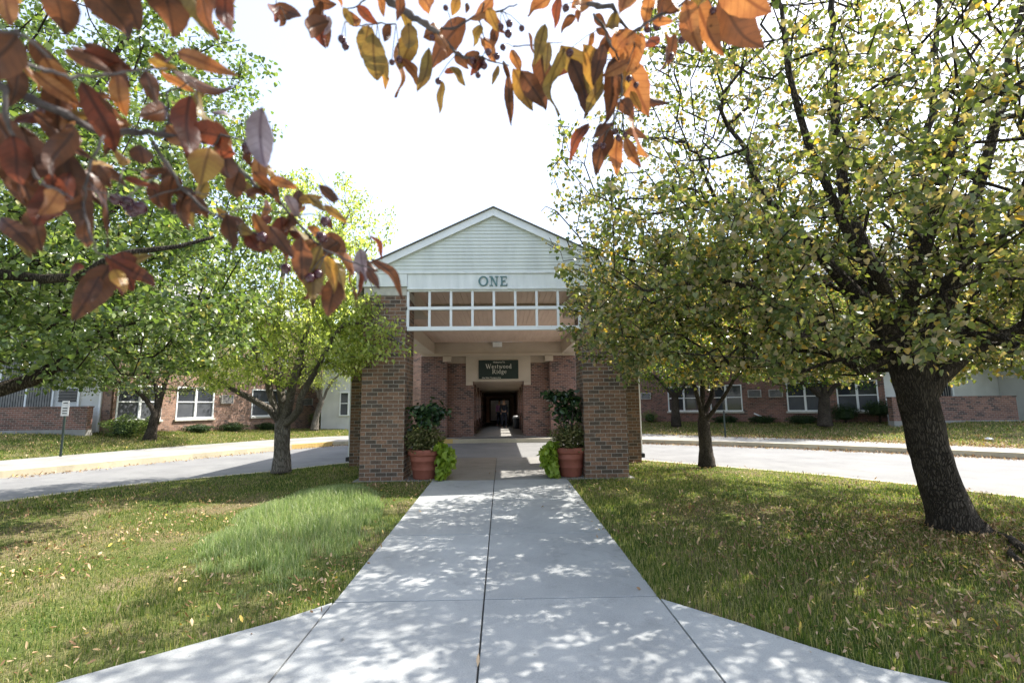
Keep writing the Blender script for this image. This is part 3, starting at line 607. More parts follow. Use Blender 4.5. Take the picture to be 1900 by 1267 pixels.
for a, b, c, d in ((-1.05, -.97, dz, 2.12), (.62, .70, dz, 2.12), (-.2, -.12, dz, 2.04)): fr.box(a, b, 41.9, 41.985, c, d)
fr.box(-.97, .62, 41.91, 41.98, 2.04, 2.119); fr.box(-.965, -.205, 41.915, 41.98, dz, .3); fr.box(-.115, .615, 41.915, 41.98, dz, .3)
dd = H(fr.build('door', M['black'], cw))
M['doorglass'] = mat_noise('door glass with painted reflections', (.55, .5, .55), (.85, .8, .8), 1.6, .15, 0, spec=.6)  # pale colour stands in for bright reflections on the panes
hang(MB().box(-.96, -.21, 41.95, 41.97, .301, 2.035).build('pane', M['doorglass'], dd), cw); hang(MB().box(-.11, .61, 41.95, 41.97, .301, 2.035).build('pane', M['doorglass'], dd), cw)
for k in dd.children: k.matrix_parent_inverse = Matrix()

# ---------------------------------------------------------------- wings of the building
def wing(A, B, label, name='brick_building'):
    A, B = Vector(A), Vector(B); d = B-A
    return empty(name, (A.x, A.y, 0), math.atan2(d.y, d.x), label, 'building'), math.hypot(d.x, d.y)
def wallholes(mb, x0, x1, z0, z1, holes, y=0, depth=.09):
    """wall in the plane y with rectangular openings; reveals go back by depth"""
    xs_ = sorted({x0, x1, *[h[0] for h in holes], *[h[1] for h in holes]}); zs_ = sorted({z0, z1, *[h[2] for h in holes], *[h[3] for h in holes]})
    for a, b in zip(xs_, xs_[1:]):
        for c, d in zip(zs_, zs_[1:]):
            mx, mz = (a+b)/2, (c+d)/2
            if any(h[0] < mx < h[1] and h[2] < mz < h[3] for h in holes): continue
            mb.face([(a, y, c), (b, y, c), (b, y, d), (a, y, d)], [(a, c), (b, c), (b, d), (a, d)])
    for a, b, c, d in holes:
        mb.face([(a, y, c), (a, y, d), (a, y+depth, d), (a, y+depth, c)], [(0, c), (0, d), (depth, d), (depth, c)])
        mb.face([(b, y, d), (b, y, c), (b, y+depth, c), (b, y+depth, d)], [(0, d), (0, c), (depth, c), (depth, d)])
        mb.face([(a, y, c), (a, y+depth, c), (b, y+depth, c), (b, y, c)], [(a, 0), (a, depth), (b, depth), (b, 0)])
        mb.face([(b, y, d), (b, y+depth, d), (a, y+depth, d), (a, y, d)], [(b, 0), (b, depth), (a, depth), (a, 0)])
def window(e, x0, x1, z0, z1, y=0.05, sill=True, sash=True, screen=True):
    f = MB(); t = .055
    f.box(x0, x1, y-.075, y+.03, z0, z0+t); f.box(x0, x1, y-.075, y+.03, z1-t, z1)
    f.box(x0, x0+t, y-.07, y+.03, z0+t, z1-t); f.box(x1-t, x1, y-.07, y+.03, z0+t, z1-t)
    xm = (x0+x1)/2; f.box(xm-.045, xm+.045, y-.07, y+.03, z0+t, z1-t)
    zm = (z0+z1)/2+.03; f.box(x0+t, xm-.045, y-.05, y+.02, zm-.022, zm+.022); f.box(xm+.045, x1-t, y-.05, y+.02, zm-.022, zm+.022)
    o = f.build('window', M['trim'], e, bevel=.003)
    for a, b in ((x0+t, xm-.045), (xm+.045, x1-t)):
        MB().box(a, b, y-.005, y+.01, zm+.022, z1-t).build('pane', M['glass'], o)
        MB().box(a, b, y-.01, y+.012, z0+t, zm-.022).build('pane', M['screen'] if screen else M['glass'], o)
    if sill: MB().box(x0-.06, x1+.06, -.09, .0-.002, z0-.09, z0-.002).build('sill', M['cap'], o, bevel=.005)
    return o
def grille(e, x0, x1, z0, z1):
    f = MB(); t = .035; f.box(x0, x1, -.10, -.002, z0, z0+t); f.box(x0, x1, -.10, -.002, z1-t, z1); f.box(x0, x0+t, -.10, -.002, z0+t, z1-t); f.box(x1-t, x1, -.10, -.002, z0+t, z1-t)
    k = z0+t+.03
    while k < z1-t-.02: f.face([(x0+t, -.09, k), (x1-t, -.09, k), (x1-t, -.05, k+.03), (x0+t, -.05, k+.03)]); k += .055
    o = f.build('air_grille', M['metal'], e); MB().box(x0+t, x1-t, -.03, -.004, z0+t, z1-t).build('backing', M['black'], o); return o
def clapbox(e, x0, x1, y0, y1, z0, z1, name='siding', mat=None, step=.13):
    """box with lap siding on the front and the two ends"""
    mb = MB(); mb.box(x0, x1, y0, y1, z0, z1); z = z0; lp = .014
    while z < z1-1e-4:
        zt = min(z+step, z1)
        for (p, q, nx, ny) in (((x0, y0), (x1, y0), 0, -1), ((x1, y0), (x1, y1), 1, 0), ((x0, y1), (x0, y0), -1, 0)):
            mb.face([(p[0]+nx*lp, p[1]+ny*lp, z), (q[0]+nx*lp, q[1]+ny*lp, z), (q[0]+nx*.002, q[1]+ny*.002, zt), (p[0]+nx*.002, p[1]+ny*.002, zt)])
            mb.face([(p[0], p[1], z), (q[0], q[1], z), (q[0]+nx*lp, q[1]+ny*lp, z), (p[0]+nx*lp, p[1]+ny*lp, z)])
        z = zt
    return mb.build(name, mat or M['wsiding'], e)
def blinds(e, x0, x1, z0, z1, y):
    o = MB().box(x0, x1, y, y+.05, z0, z1).build('patio_door', M['glass'], e)
    mb = MB(); k = x0+.05
    while k < x1-.05: mb.face([(k, y-.035, z0+.03), (k+.055, y-.012, z0+.03), (k+.055, y-.012, z1-.03), (k, y-.035, z1-.03)]); k += .11
    mb.build('blind', M['blind'], o)
    f = MB(); xm = (x0+x1)/2; f.box(x0-.07, x0, y-.06, y+.05, z0, z1); f.box(x1, x1+.07, y-.06, y+.05, z0, z1); f.box(xm-.04, xm+.04, y-.055, y-.038, z0, z1); f.box(x0-.07, x1+.07, y-.06, y+.05, z1, z1+.07); f.box(x0-.07, x1+.07, y-.06, y+.05, z0-.06, z0)
    f.build('frame', M['trim'], o)
    return o

def onwall(px, py, e):
    d = ray(px, py); c, s = math.cos(e.rotation_euler.z), math.sin(e.rotation_euler.z); n = Vector((s, -c, 0)); o = Vector((e.location.x, e.location.y, 0))
    t = (o-CAMP).dot(n)/d.dot(n); p = CAMP+d*t; return (p-o).dot(Vector((c, s, 0))), p.z
# left wing: receding brick wall that the sun rakes
AL = at(205, 802, .75); BL = at(600, 794, .35)
eL, LL = wing(AL, BL, 'two storey brick wing on the left with white windows, raked by sun')
hl = []
for px0, px1 in ((215, 299), (326, 396), (466, 531)):
    a, b = onwall(px0, 760, eL)[0], onwall(px1, 760, eL)[0]; hl.append((a, b, 1.17, 2.55))
hu = [(a, b, 3.9, 5.2) for a, b, _, _ in hl]
print('LEFT holes', LL, hl, [onwall(*q, eL) for q in ((215, 774), (395, 774), (530, 773), (408, 749), (428, 735), (466, 735))])
mb = MB(); wallholes(mb, 0, LL+.3, -.3, 6.2, hl+hu); mb.build('wall', M['brick3'], eL)
MB().box(.02, LL+.3, .16, .7, -.3, 6.19).build('inner_wall', M['brick3'], eL)
for h in hl+hu: window(eL, h[0], h[1], h[2], h[3])
a = onwall(408, 749, eL)[0]; b = onwall(430, 749, eL)[0]; grille(eL, a, b, 1.82, 2.22)
a = onwall(560, 749, eL)[0]; b = onwall(578, 749, eL)[0]; grille(eL, a, b, 1.72, 2.12)
MB().prism([(-.8, 6.2), (LL+1, 6.2), (LL+1, 6.3), (-.8, 6.3)], -.55, 4).build('eaves', M['trim'], eL)
r_ = MB(); r_.face([(-.9, -.6, 6.31), (LL+1.1, -.6, 6.31), (LL+1.1, 4.2, 8.3), (-.9, 4.2, 8.3)]); r_.face([(LL+1.1, 9, 6.31), (-.9, 9, 6.31), (-.9, 4.2, 8.3), (LL+1.1, 4.2, 8.3)]); r_.build('roof', M['shingle'], eL)
# white bay at the far end of the left wing
eb = empty('sided_bay', (-9.9, 27.0, 0), 0, 'white sided bay with a tall window, just left of the left brick pillar', 'bay')
clapbox(eb, 0, 2.6, 0, 3.0, .3, 6.0, 'siding')
for x0, x1 in ((1.0, 2.0),): window(eb, x0, x1, 1.12, 2.42, y=-.02, sill=False)
MB().box(-.3, 2.9, -.4, 3, 6.01, 6.2).build('eaves', M['trim'], eb)
# left patio: siding, glazed doors with blinds and low brick wall
ep = empty('sided_apartment', (-26, 21.2, 0), 0, 'white sided ground floor flat with dark blinds behind a patio wall, far left', 'building')
clapbox(ep, 0, 9.84, 0, 3, .3, 6.1, 'siding'); blinds(ep, 4.65, 6.85, 1.5, 3.75, -.03)
sw = MB(); sw.box(7.1, 8.15, -.04, -.015, 1.95, 2.5); o = sw.build('window', M['glass'], ep); f = MB()
for k in range(5): f.box(7.1, 8.15, -.06, -.041, 1.96+k*.125, 2.0+k*.125)
f.build('louvre', M['black'], o)
clapbox(ep, 9.85, 10.6, -2.2, -.05, .72, 6.1, 'siding')
MB().box(10.6, 10.68, -2.26, -2.1, .72, 6.1).build('corner_board', M['trim'], ep); MB().box(9.78, 9.86, -2.26, -2.1, .72, 6.1).build('corner_board', M['trim'], ep)
r_ = MB(); r_.face([(-2, -2.9, 6.12), (10.9, -2.9, 6.12), (10.9, 3, 8.2), (-2, 3, 8.2)]); r_.build('roof', M['shingle'], ep)
pw = empty('patio_wall', (-15.0, 18.0, .8), 0, 'long low brick patio wall with a concrete base, far left beyond the drive', 'wall')
mb = MB(); mb.box(-10, 0, 0, .25, .10, .88); mb.build('brickwork', mat_brick('dark patio brick', [(0, (.22, .11, .085)), (.4, (.18, .095, .075)), (.75, (.13, .08, .065))]), pw)
MB().box(-10, .03, -.03, .28, -.25, .099).build('base', M['concrete2'], pw); MB().box(-10, .02, -.02, .27, .881, .93).build('coping', M['brick2'], pw)

# right wing in its own shade; eaves raised so it also shades the verge
AR = at(1185, 783, .52); BR = at(1640, 784, .66)
eR, LR = wing(AR, BR, 'two storey brick wing on the right with white windows, in shade')
hr = []
for px0, px1 in ((1160, 1187), (1240, 1300), (1318, 1378), (1461, 1530), (1554, 1632)):
    a, b = onwall(px0, 750, eR)[0], onwall(px1, 750, eR)[0]; hr.append((a, b, 1.16, 2.55))
hu = [(a, b, 3.9, 5.2) for a, b, _, _ in hr]
print('RIGHT holes', LR, hr)
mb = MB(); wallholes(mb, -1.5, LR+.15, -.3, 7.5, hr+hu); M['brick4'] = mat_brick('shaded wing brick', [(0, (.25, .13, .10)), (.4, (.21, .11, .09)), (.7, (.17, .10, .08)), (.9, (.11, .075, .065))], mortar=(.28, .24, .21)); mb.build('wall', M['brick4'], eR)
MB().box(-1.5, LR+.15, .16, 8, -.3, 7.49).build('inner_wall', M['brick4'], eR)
for h in hr+hu: window(eR, h[0], h[1], h[2], h[3], screen=h[0] > 6)
for px0, px1 in ((1190, 1208), (1388, 1413), (1427, 1453)):
    a, b = onwall(px0, 730, eR)[0], onwall(px1, 730, eR)[0]; grille(eR, a, b, 1.86, 2.24)
MB().prism([(-2, 7.5), (LR+1, 7.5), (LR+1, 7.6), (-2, 7.6)], -.75, 4).build('eaves', M['trim'], eR)
r_ = MB(); r_.face([(-2.1, -.8, 7.61), (LR+1.1, -.8, 7.61), (LR+1.1, 4.2, 9.9), (-2.1, 4.2, 9.9)]); r_.face([(LR+1.1, 9, 7.61), (-2.1, 9, 7.61), (-2.1, 4.2, 9.9), (LR+1.1, 4.2, 9.9)]); r_.build('roof', M['shingle'], eR)
MB().tube([(6.9, -.06, .62), (6.75, -.16, .9), (6.4, -.05, 1.05)], .035, 8).build('drain_pipe', M['trim'], eR)
er = empty('sided_apartment', (17.0, 21.6, 0), 0, 'pale sided ground floor flat with a blinded window behind a brick patio wall, far right', 'building')
clapbox(er, -.2, 12, 0, 3, .4, 6.1, 'siding'); blinds(er, .9, 3.35, 1.7, 3.2, -.03)
clapbox(er, .02, .5, -.3, -.02, .6, 6.1, 'siding'); clapbox(er, 5.6, 9.5, -1.9, -.02, .7, 6.1, 'siding')
rl = MB(); rl.box(.2, 4.9, -1.5, -1.45, 4.6, 4.65); rl.box(.2, 4.9, -1.5, -1.45, 3.75, 3.8)
for k in range(38): rl.box(.25+k*.125, .27+k*.125, -1.49, -1.46, 3.8, 4.6)
rl.box(.1, 5, -1.5, 0, 3.55, 3.72); rl.build('balcony', M['trim'], er)
r_ = MB(); r_.face([(-1.5, -2.4, 6.12), (13, -2.4, 6.12), (13, 3, 8.2), (-1.5, 3, 8.2)]); r_.build('roof', M['shingle'], er)
pr = empty('patio_wall', (16.2, 19.4, .8), 0, 'low brick patio wall with a concrete base, right of the leaning trunk', 'wall')
MB().box(-.4, 4.75, 0, .25, .0, .92).build('brickwork', M['brick2'], pr); MB().box(-.43, 4.78, -.03, .28, -.3, -.001).build('base', M['concrete2'], pr); MB().box(-.42, 4.77, -.02, .27, .921, .97).build('coping', M['brick2'], pr)
# middle part of the building on both sides of the covered walk
for x0, x1, lb in ((-10.5, -1.75, 'brick rear block left of the covered walk, behind the portico'), (1.5, 8.3, 'brick rear block right of the covered walk, behind the portico')):
    e = empty('brick_building', (x0, 31.0, 0), 0, lb, 'building'); Lx = x1-x0
    hs = [(1.0, 2.6, 1.1, 2.5), (Lx-2.8, Lx-1.2, 1.1, 2.5), (1.0, 2.6, 3.9, 5.2), (Lx-2.8, Lx-1.2, 3.9, 5.2)]
    mb = MB(); wallholes(mb, 0, Lx, -.3, 6.0, hs); mb.build('wall', M['brick3'], e); MB().box(0, Lx, .16, 12, -.3, 5.99).build('inner_wall', M['brick3'], e)
    for h in hs: window(e, *h)
    r_ = MB(); r_.face([(-.5, -.6, 6.02), (Lx+.5, -.6, 6.02), (Lx+.5, 5, 7.6), (-.5, 5, 7.6)]); r_.build('roof', M['shingle'], e)

# ---------------------------------------------------------------- trees
def in_env(P, env):
    ok = np.zeros(len(P), bool)
    for c, r in env: ok |= (((P-np.array(c))/np.array(r))**2).sum(1) < 1
    return ok
def env_points(env, n, rng, shell=.55, zmin=1.7, cut=None):
    out = []
    while sum(map(len, out)) < n:
        vols = np.array([r[0]*r[1]*r[2] for _, r in env]); k = rng.choice(len(env), p=vols/vols.sum(), size=n)
        d = rng.normal(size=(n, 3)); d /= np.linalg.norm(d, axis=1)[:, None]
        rad = rng.random(n)**shell if False else (rng.random(n))**(1/3*shell*1.2)
        P = np.array([env[i][0] for i in k])+d*rad[:, None]*np.array([env[i][1] for i in k])
        P = P[P[:, 2] > zmin]
        if cut is not None: P = P[cut(P)]
        out.append(P)
    return np.concatenate(out)[:n]
class Skel:
    def __init__(s, root): s.p = [np.array(root, float)]; s.par = [-1]; s.len = [0.0]; s.minr = [0.0]
    def add(s, pos, par, minr=0):
        s.p.append(np.array(pos, float)); s.par.append(par); s.len.append(s.len[par]+float(np.linalg.norm(s.p[-1]-s.p[par]))); s.minr.append(minr); return len(s.p)-1
    def path(s, pts, par=0, radii=None, step=.3, wob=.03, rng=RNG):
        """smooth curve through pts starting at node par; returns ids"""
        ids = []; Q = [s.p[par]]+[np.array(q, float) for q in pts]; rr = radii or [0]*len(Q)
        Q = [Q[0]*2-Q[1]]+Q+[Q[-1]*2-Q[-2]]; cur = par
        for i in range(1, len(Q)-2):
            n = max(2, int(np.linalg.norm(Q[i+1]-Q[i])/step))
            for k in range(1, n+1):
                t = k/n; a, b, c, d = Q[i-1], Q[i], Q[i+1], Q[i+2]
                q = .5*((2*b)+(-a+c)*t+(2*a-5*b+4*c-d)*t*t+(-a+3*b-3*c+d)*t**3)+rng.normal(size=3)*wob*(1 if t < 1 else .3)
                r = rr[i-1]*(1-t)+rr[min(i, len(rr)-1)]*t; cur = s.add(q, cur, r); ids.append(cur)
        return ids
    def grow(s, T, rng, k=.35, seg=.45, wob=.06, start=1, droop=0.0):
        root = s.p[0]; T = T[np.argsort(np.linalg.norm(T-s.p[start], axis=1))]
        P = np.zeros((len(s.p)+len(T)*6, 3)); Ln = np.zeros(len(P)); n = len(s.p); P[:n] = s.p; Ln[:n] = s.len; tips = []
        for t in T:
            d = np.linalg.norm(P[start:n]-t, axis=1); up = (P[start:n, 2]-t[2]); c = d+k*Ln[start:n]*.5+np.maximum(up, 0)*.25
            j = int(np.argmin(c))+start; dist = d[j-start]
            if dist < .06: continue
            m = max(1, int(dist/seg)); cur = j; a = P[j].copy(); par = s.par[j]
            dirp = (P[j]-P[par]) if par >= 0 else np.array([0, 0, 1.]); dirp = dirp/(np.linalg.norm(dirp)+1e-6)*dist*.5
            for q in range(1, m+1):
                u = q/m; pt = (1-u)**2*a+2*u*(1-u)*(a+dirp)+u*u*t + (rng.normal(size=3)*wob if q < m else 0); pt[2] -= 0
                cur = s.add(pt, cur)
                if n >= len(P)-8: P = np.concatenate([P, np.zeros_like(P)]); Ln = np.concatenate([Ln, np.zeros_like(Ln)])
                P[n] = pt; Ln[n] = s.len[cur]; n += 1
            tips.append(cur)
        return tips
    def radii(s, tip=.004, e=2.25, maxr=None):
        n = len(s.p); r = np.zeros(n); ch = np.zeros(n)
        for i in range(n-1, -1, -1):
            v = max(ch[i], tip**e); rr = v**(1/e); rr = max(rr, s.minr[i]) if s.minr[i] else rr
            r[i] = rr
            if s.par[i] >= 0: ch[s.par[i]] += v
        for i in range(1, n): r[i] = min(r[i], r[s.par[i]]*1.0) if s.par[i] > 0 else r[i]
        return r
    def mesh(s, name, mat, parent, r, sides=(9, 6, 4), rmin=0.0):
        p = np.array(s.p); par = np.array(s.par); V = []; F = []; nv = 0
        kids = [[] for _ in p]
        for i in range(1, len(p)): kids[par[i]].append(i)
        # chains: follow the thickest child
        stack = [(0, None)]; 
        while stack:
            i, frm = stack.pop(); chain = ([frm] if frm is not None else [])+[i]; cur = i
            while kids[cur]:
                ks = sorted(kids[cur], key=lambda q: -r[q]); nxt = ks[0]
                for q in ks[1:]: stack.append((q, cur))
                chain.append(nxt); cur = nxt
            R = r[chain].copy()
            if frm is not None: R[0] = min(R[0], R[1]*1.25)
            if len(chain) < 2 or R.max() < rmin: continue
            ns = sides[0] if R.max() > .05 else (sides[1] if R.max() > .015 else sides[2])
            Q = p[chain]; Tn = np.gradient(Q, axis=0); Tn /= np.linalg.norm(Tn, axis=1)[:, None]+1e-9
            a = np.cross(Tn[0], [.3, .2, 1.]); a /= np.linalg.norm(a)+1e-9; A = []
            for t in Tn:
                a = a-t*(a@t); a /= np.linalg.norm(a)+1e-9; A.append(a)
            A = np.array(A); B = np.cross(Tn, A); th = np.arange(ns)*2*np.pi/ns
            lump = 1+(.07*np.sin(th*3+Q[:, 2:3]*2.1+i)+.05*np.sin(th*5-Q[:, 2:3]*3.3)) if ns > 6 else np.ones((len(Q), ns))
            ring = Q[:, None]+(A[:, None]*np.cos(th)[None, :, None]+B[:, None]*np.sin(th)[None, :, None])*(R[:, None]*lump)[..., None]
            V.append(ring.reshape(-1, 3)); m = len(Q); ii, jj = np.meshgrid(np.arange(m-1), np.arange(ns), indexing='ij')
            j2 = (jj+1) % ns; F.append(nv+np.stack([ii*ns+jj, ii*ns+j2, (ii+1)*ns+j2, (ii+1)*ns+jj], -1).reshape(-1, 4)); nv += m*ns
        return npmesh(name, np.concatenate(V), [np.concatenate(F)], mat, parent, smooth=True)

HEART = (np.array([(0, 0, 0), (.34, -.08, .05), (.5, .28, .07), (.34, .68, .03), (0, 1.08, -.1), (-.34, .68, .03), (-.5, .28, .07), (-.34, -.08, .05), (0, .45, -.04)]),
         [(0, 1, 2, 8), (8, 2, 3, 4), (8, 4, 5, 6), (0, 8, 6, 7)])
LANCE = (np.array([(0, 0, 0), (.17, .3, .04), (.17, .65, .03), (0, 1.05, -.12), (-.17, .65, .03), (-.17, .3, .04)]), [(0, 1, 2, 3), (0, 3, 4, 5)])
OVAL = (np.array([(0, 0, 0), (.27, .25, .05), (.27, .65, .04), (0, 1.0, -.06), (-.27, .65, .04), (-.27, .25, .05)]), [(0, 1, 2, 3), (0, 3, 4, 5)])
def leaves(name, P, size, mat, parent, tpl, rng, droop=.6, out=None, spread=1.0):
    """one blade per point; blades hang outward and down from their twig, at random"""
    n = len(P); T, F = tpl; az = rng.random(n)*2*np.pi; pit = rng.normal(-droop, .45*spread, n); roll_ = rng.normal(0, .6*spread, n)
    y = np.stack([np.cos(az)*np.cos(pit), np.sin(az)*np.cos(pit), np.sin(pit)], 1)
    up = np.array([0, 0, 1.])[None]; x = np.cross(y, up+0*y); x /= np.linalg.norm(x, axis=1)[:, None]+1e-9; z = np.cross(x, y)
    c, s_ = np.cos(roll_)[:, None], np.sin(roll_)[:, None]; x, z = x*c+z*s_, -x*s_+z*c
    cz = rng.uniform(-1.2, 3.2, n)[:, None]; sz = size[:, None, None]
    V = P[:, None]+(x[:, None]*T[None, :, 0:1]+y[:, None]*T[None, :, 1:2]+z[:, None]*(T[None, :, 2:3]*cz[:, :, None]))*sz
    b = np.arange(n)*len(T); polys = [np.stack([b+k for k in f], 1) for f in F]
    return npmesh(name, V.reshape(-1, 3), polys, mat, parent)
def leaf_points(sk, r, n, rng, rmax=.012, spread=.10, dens=None):
    p = np.array(sk.p); par = np.array(sk.par); idx = np.where((r < rmax) & (par >= 0))[0]
    L = np.linalg.norm(p[idx]-p[par[idx]], axis=1); w_ = L.copy()
    q_ = p[idx]; w_ = w_*np.clip((vnoise(q_[:, 0]+q_[:, 2]*.8, q_[:, 1]-q_[:, 2]*.7, 1.5, 31)*.6+vnoise(q_[:, 0]-q_[:, 2]*1.1, q_[:, 1]+q_[:, 2], 3.4, 32)*.4-.34)*4.5, .06, 1)
    if dens is not None: w_ = w_*dens(p[idx])
    k = rng.choice(idx, size=n, p=w_/w_.sum()); t = rng.random(n)[:, None]
    return p[par[k]]*(1-t)+p[k]*t+rng.normal(size=(n, 3))*spread*np.array([1, 1, .8])

M['lindenR'] = mat_leaf('turning linden leaf', [(0, (.07, .105, .04)), (.3, (.115, .155, .055)), (.5, (.18, .215, .075)), (.68, (.28, .30, .12)), (.76, (.32, .28, .18)), (.94, (.40, .33, .22)), (.975, (.46, .30, .06)), (1, (.5, .34, .06))], .5, .34, .6, tcol=(1.35, 1.3, .5))
M['lindenL'] = mat_leaf('green linden leaf', [(0, (.065, .105, .038)), (.4, (.11, .165, .06)), (.7, (.19, .25, .09)), (.92, (.25, .30, .13)), (.985, (.36, .36, .18)), (1, (.5, .36, .1))], .45, .3, .8, tcol=(1.35, 1.45, .55))
M['pear'] = mat_leaf('pale yellow green leaf', [(0, (.20, .26, .07)), (.4, (.36, .43, .13)), (.8, (.52, .57, .20)), (1, (.65, .64, .28))], .6, .4, .4, tcol=(1.2, 1.25, .6))
M['crab'] = mat_leaf('sage green leaf', [(0, (.06, .095, .035)), (.5, (.12, .165, .06)), (.85, (.2, .24, .10)), (1, (.33, .26, .12))], .45, .45, .4, tcol=(1.25, 1.3, .5))
M['smallR'] = mat_leaf('bright green leaf', [(0, (.05, .10, .02)), (.5, (.09, .16, .03)), (.85, (.18, .24, .05)), (1, (.5, .38, .06))], .55, .4, .4, tcol=(1.4, 1.4, .5))

def tree(name, label, base, trunkpath, trunkr, limbs, env, nT, nL, lsize, lmat, tpl, bark, seed, cat='tree', group=None, spread=.12, tip=.004, shell=1.0, cut=None, zmin=1.7, dens=None, droop=.6, rmax=.014, maxr=None, e_=2.25, flare=1.25):
    rng = np.random.default_rng(seed); e = empty(name, base, 0, label, cat, group)
    tp0 = Vector(trunkpath[0]); b0 = Vector(base); trunkpath = [tuple(b0.lerp(tp0, .22)), tuple(b0.lerp(tp0, .5))]+list(trunkpath); trunkr = [trunkr[0]*flare, trunkr[0]*(1+.3*(flare-1)), trunkr[0]*1.01]+list(trunkr[1:])
    sk = Skel(base); ids = sk.path(trunkpath, 0, trunkr, .10, .004, rng); crotch = ids[-1]; ntr = len(sk.p)
    ends = [crotch]
    for lb in limbs:
        st = lb.get('at', 1.0); j = ids[min(len(ids)-1, int(st*(len(ids)-1)))]
        ends += sk.path(lb['pts'], j, lb.get('r'), .3, .025, rng)[-1:]
    T = env_points(env, nT, rng, shell, zmin, cut); first = ntr-1
    sk.grow(T, rng, start=first, seg=.35, wob=.035)
    r = sk.radii(tip, e_)
    o = sk.mesh('trunk', bark, e, r); o.matrix_parent_inverse = Matrix.Translation(-Vector(base))
    P = leaf_points(sk, r, nL, rng, rmax, spread, dens); P = P[P[:, 2] > zmin-.35]
    if cut is not None: P = P[cut(P)]
    o = leaves('crown', P, rng.uniform(.65, 1.15, len(P))*lsize, lmat, e, tpl, rng, droop); o.matrix_parent_inverse = Matrix.Translation(-Vector(base))
    return e
def V3(px, py, Y): return tuple(aty(px, py, Y))
def behind_line(P):     # keeps a crown from growing in front of the camera
    return (np.hypot(P[:, 0], P[:, 1]) > 2.3)
def scr(P):
    Q = P-np.array(CAMP); d = Q@np.array(cF); d = np.where(d < .1, .1, d)
    return 950+CF*(Q@np.array(cR2))/d, 633.5-CF*(Q@np.array(cU2))/d, Q@np.array(cF)
# big leaning linden on the right
b = (5.22, 5.7, .08)
q = lambda px, py, Y: V3(px, py, Y)
limbsR = [dict(pts=[q(1640, 560, 5.5), q(1590, 430, 5.6), q(1555, 270, 5.7), q(1545, 40, 5.9), q(1540, -300, 6.0)], r=[.13, .10, .075, .055, .04, .02]),
  dict(pts=[q(1600, 560, 5.3), q(1500, 450, 5.3), q(1400, 330, 5.4), q(1330, 190, 5.6)], r=[.11, .08, .055, .035, .02]),
  dict(pts=[q(1560, 500, 5.9), q(1450, 410, 6.4), q(1330, 375, 6.9), q(1180, 400, 7.2)], r=[.09, .06, .045, .03, .015]),
  dict(pts=[q(1590, 640, 5.2), q(1480, 575, 5.0), q(1340, 520, 5.0), q(1200, 540, 5.2)], r=[.08, .055, .04, .028, .015]),
  dict(pts=[q(1600, 690, 5.6), q(1520, 650, 5.9), q(1420, 640, 6.4), q(1320, 600, 7)], r=[.06, .045, .035, .02, .012]),
  dict(pts=[q(1690, 560, 5.9), q(1700, 380, 6.4), q(1730, 180, 6.8), q(1750, -100, 7.0)], r=[.12, .09, .07, .05, .02]),
  dict(pts=[q(1740, 590, 5.5), q(1800, 420, 5.4), q(1850, 220, 5.3), q(1900, -50, 5.2)], r=[.13, .10, .075, .05, .02], at=.8),
  dict(pts=[q(1790, 660, 5.6), q(1860, 625, 5.7), q(1960, 600, 6), q(2100, 540, 6.2)], r=[.09, .075, .055, .035, .02], at=.72),
  dict(pts=[q(1760, 560, 6.0), q(1860, 440, 6.8), q(1960, 350, 7.4), q(2060, 200, 8)], r=[.10, .07, .05, .035, .02], at=.85),
  dict(pts=[q(1700, 520, 4.9), q(1740, 380, 4.3), q(1800, 200, 3.9)], r=[.09, .06, .04, .02]),
  dict(pts=[q(1640, 540, 5.0), q(1560, 400, 4.5), q(1480, 200, 4.2), q(1430, -40, 4.1)], r=[.09, .065, .045, .03, .015])]
def cutR(P):
    x, y, d = scr(P); lim = np.where(y < 400, 958+np.maximum(0, 400-y)*.55, 958+np.clip(y-420, 0, 190)*.55)
    low = 735-np.clip(1300-x, 0, 400)*.12
    return (d > 2.4) & (x > lim+26*np.sin(y*.05)+18*np.sin(y*.017)) & ((y < low+14*np.sin(x*.03)+10*np.sin(x*.011)) | (x > 2100) | (d > 9)) | (d < 0)
tree('linden_tree', 'big leaning linden with turning yellow and green leaves, right of the path', b,
     [(5.15, 5.68, .35), V3(1740, 880, 5.62), V3(1712, 770, 5.6), V3(1672, 640, 5.55)], [.26, .225, .205, .195, .21],
     limbsR, [((5.6, 6.3, 4.4), (5.0, 3.9, 4.3)), ((5.9, 5.4, 3.0), (4.4, 3.2, 1.6)), ((2.6, 6.6, 3.0), (1.9, 2.2, 1.3)), ((1.45, 6.4, 3.7), (1.2, 1.5, .9))], 5800, 92000, .057, M['lindenR'], HEART, M['bark'], 3, cut=cutR, zmin=1.95,
     dens=lambda p: np.where(p[:, 2] < 3.9, 1.0, .44), spread=.08, tip=.0060, e_=2.42)
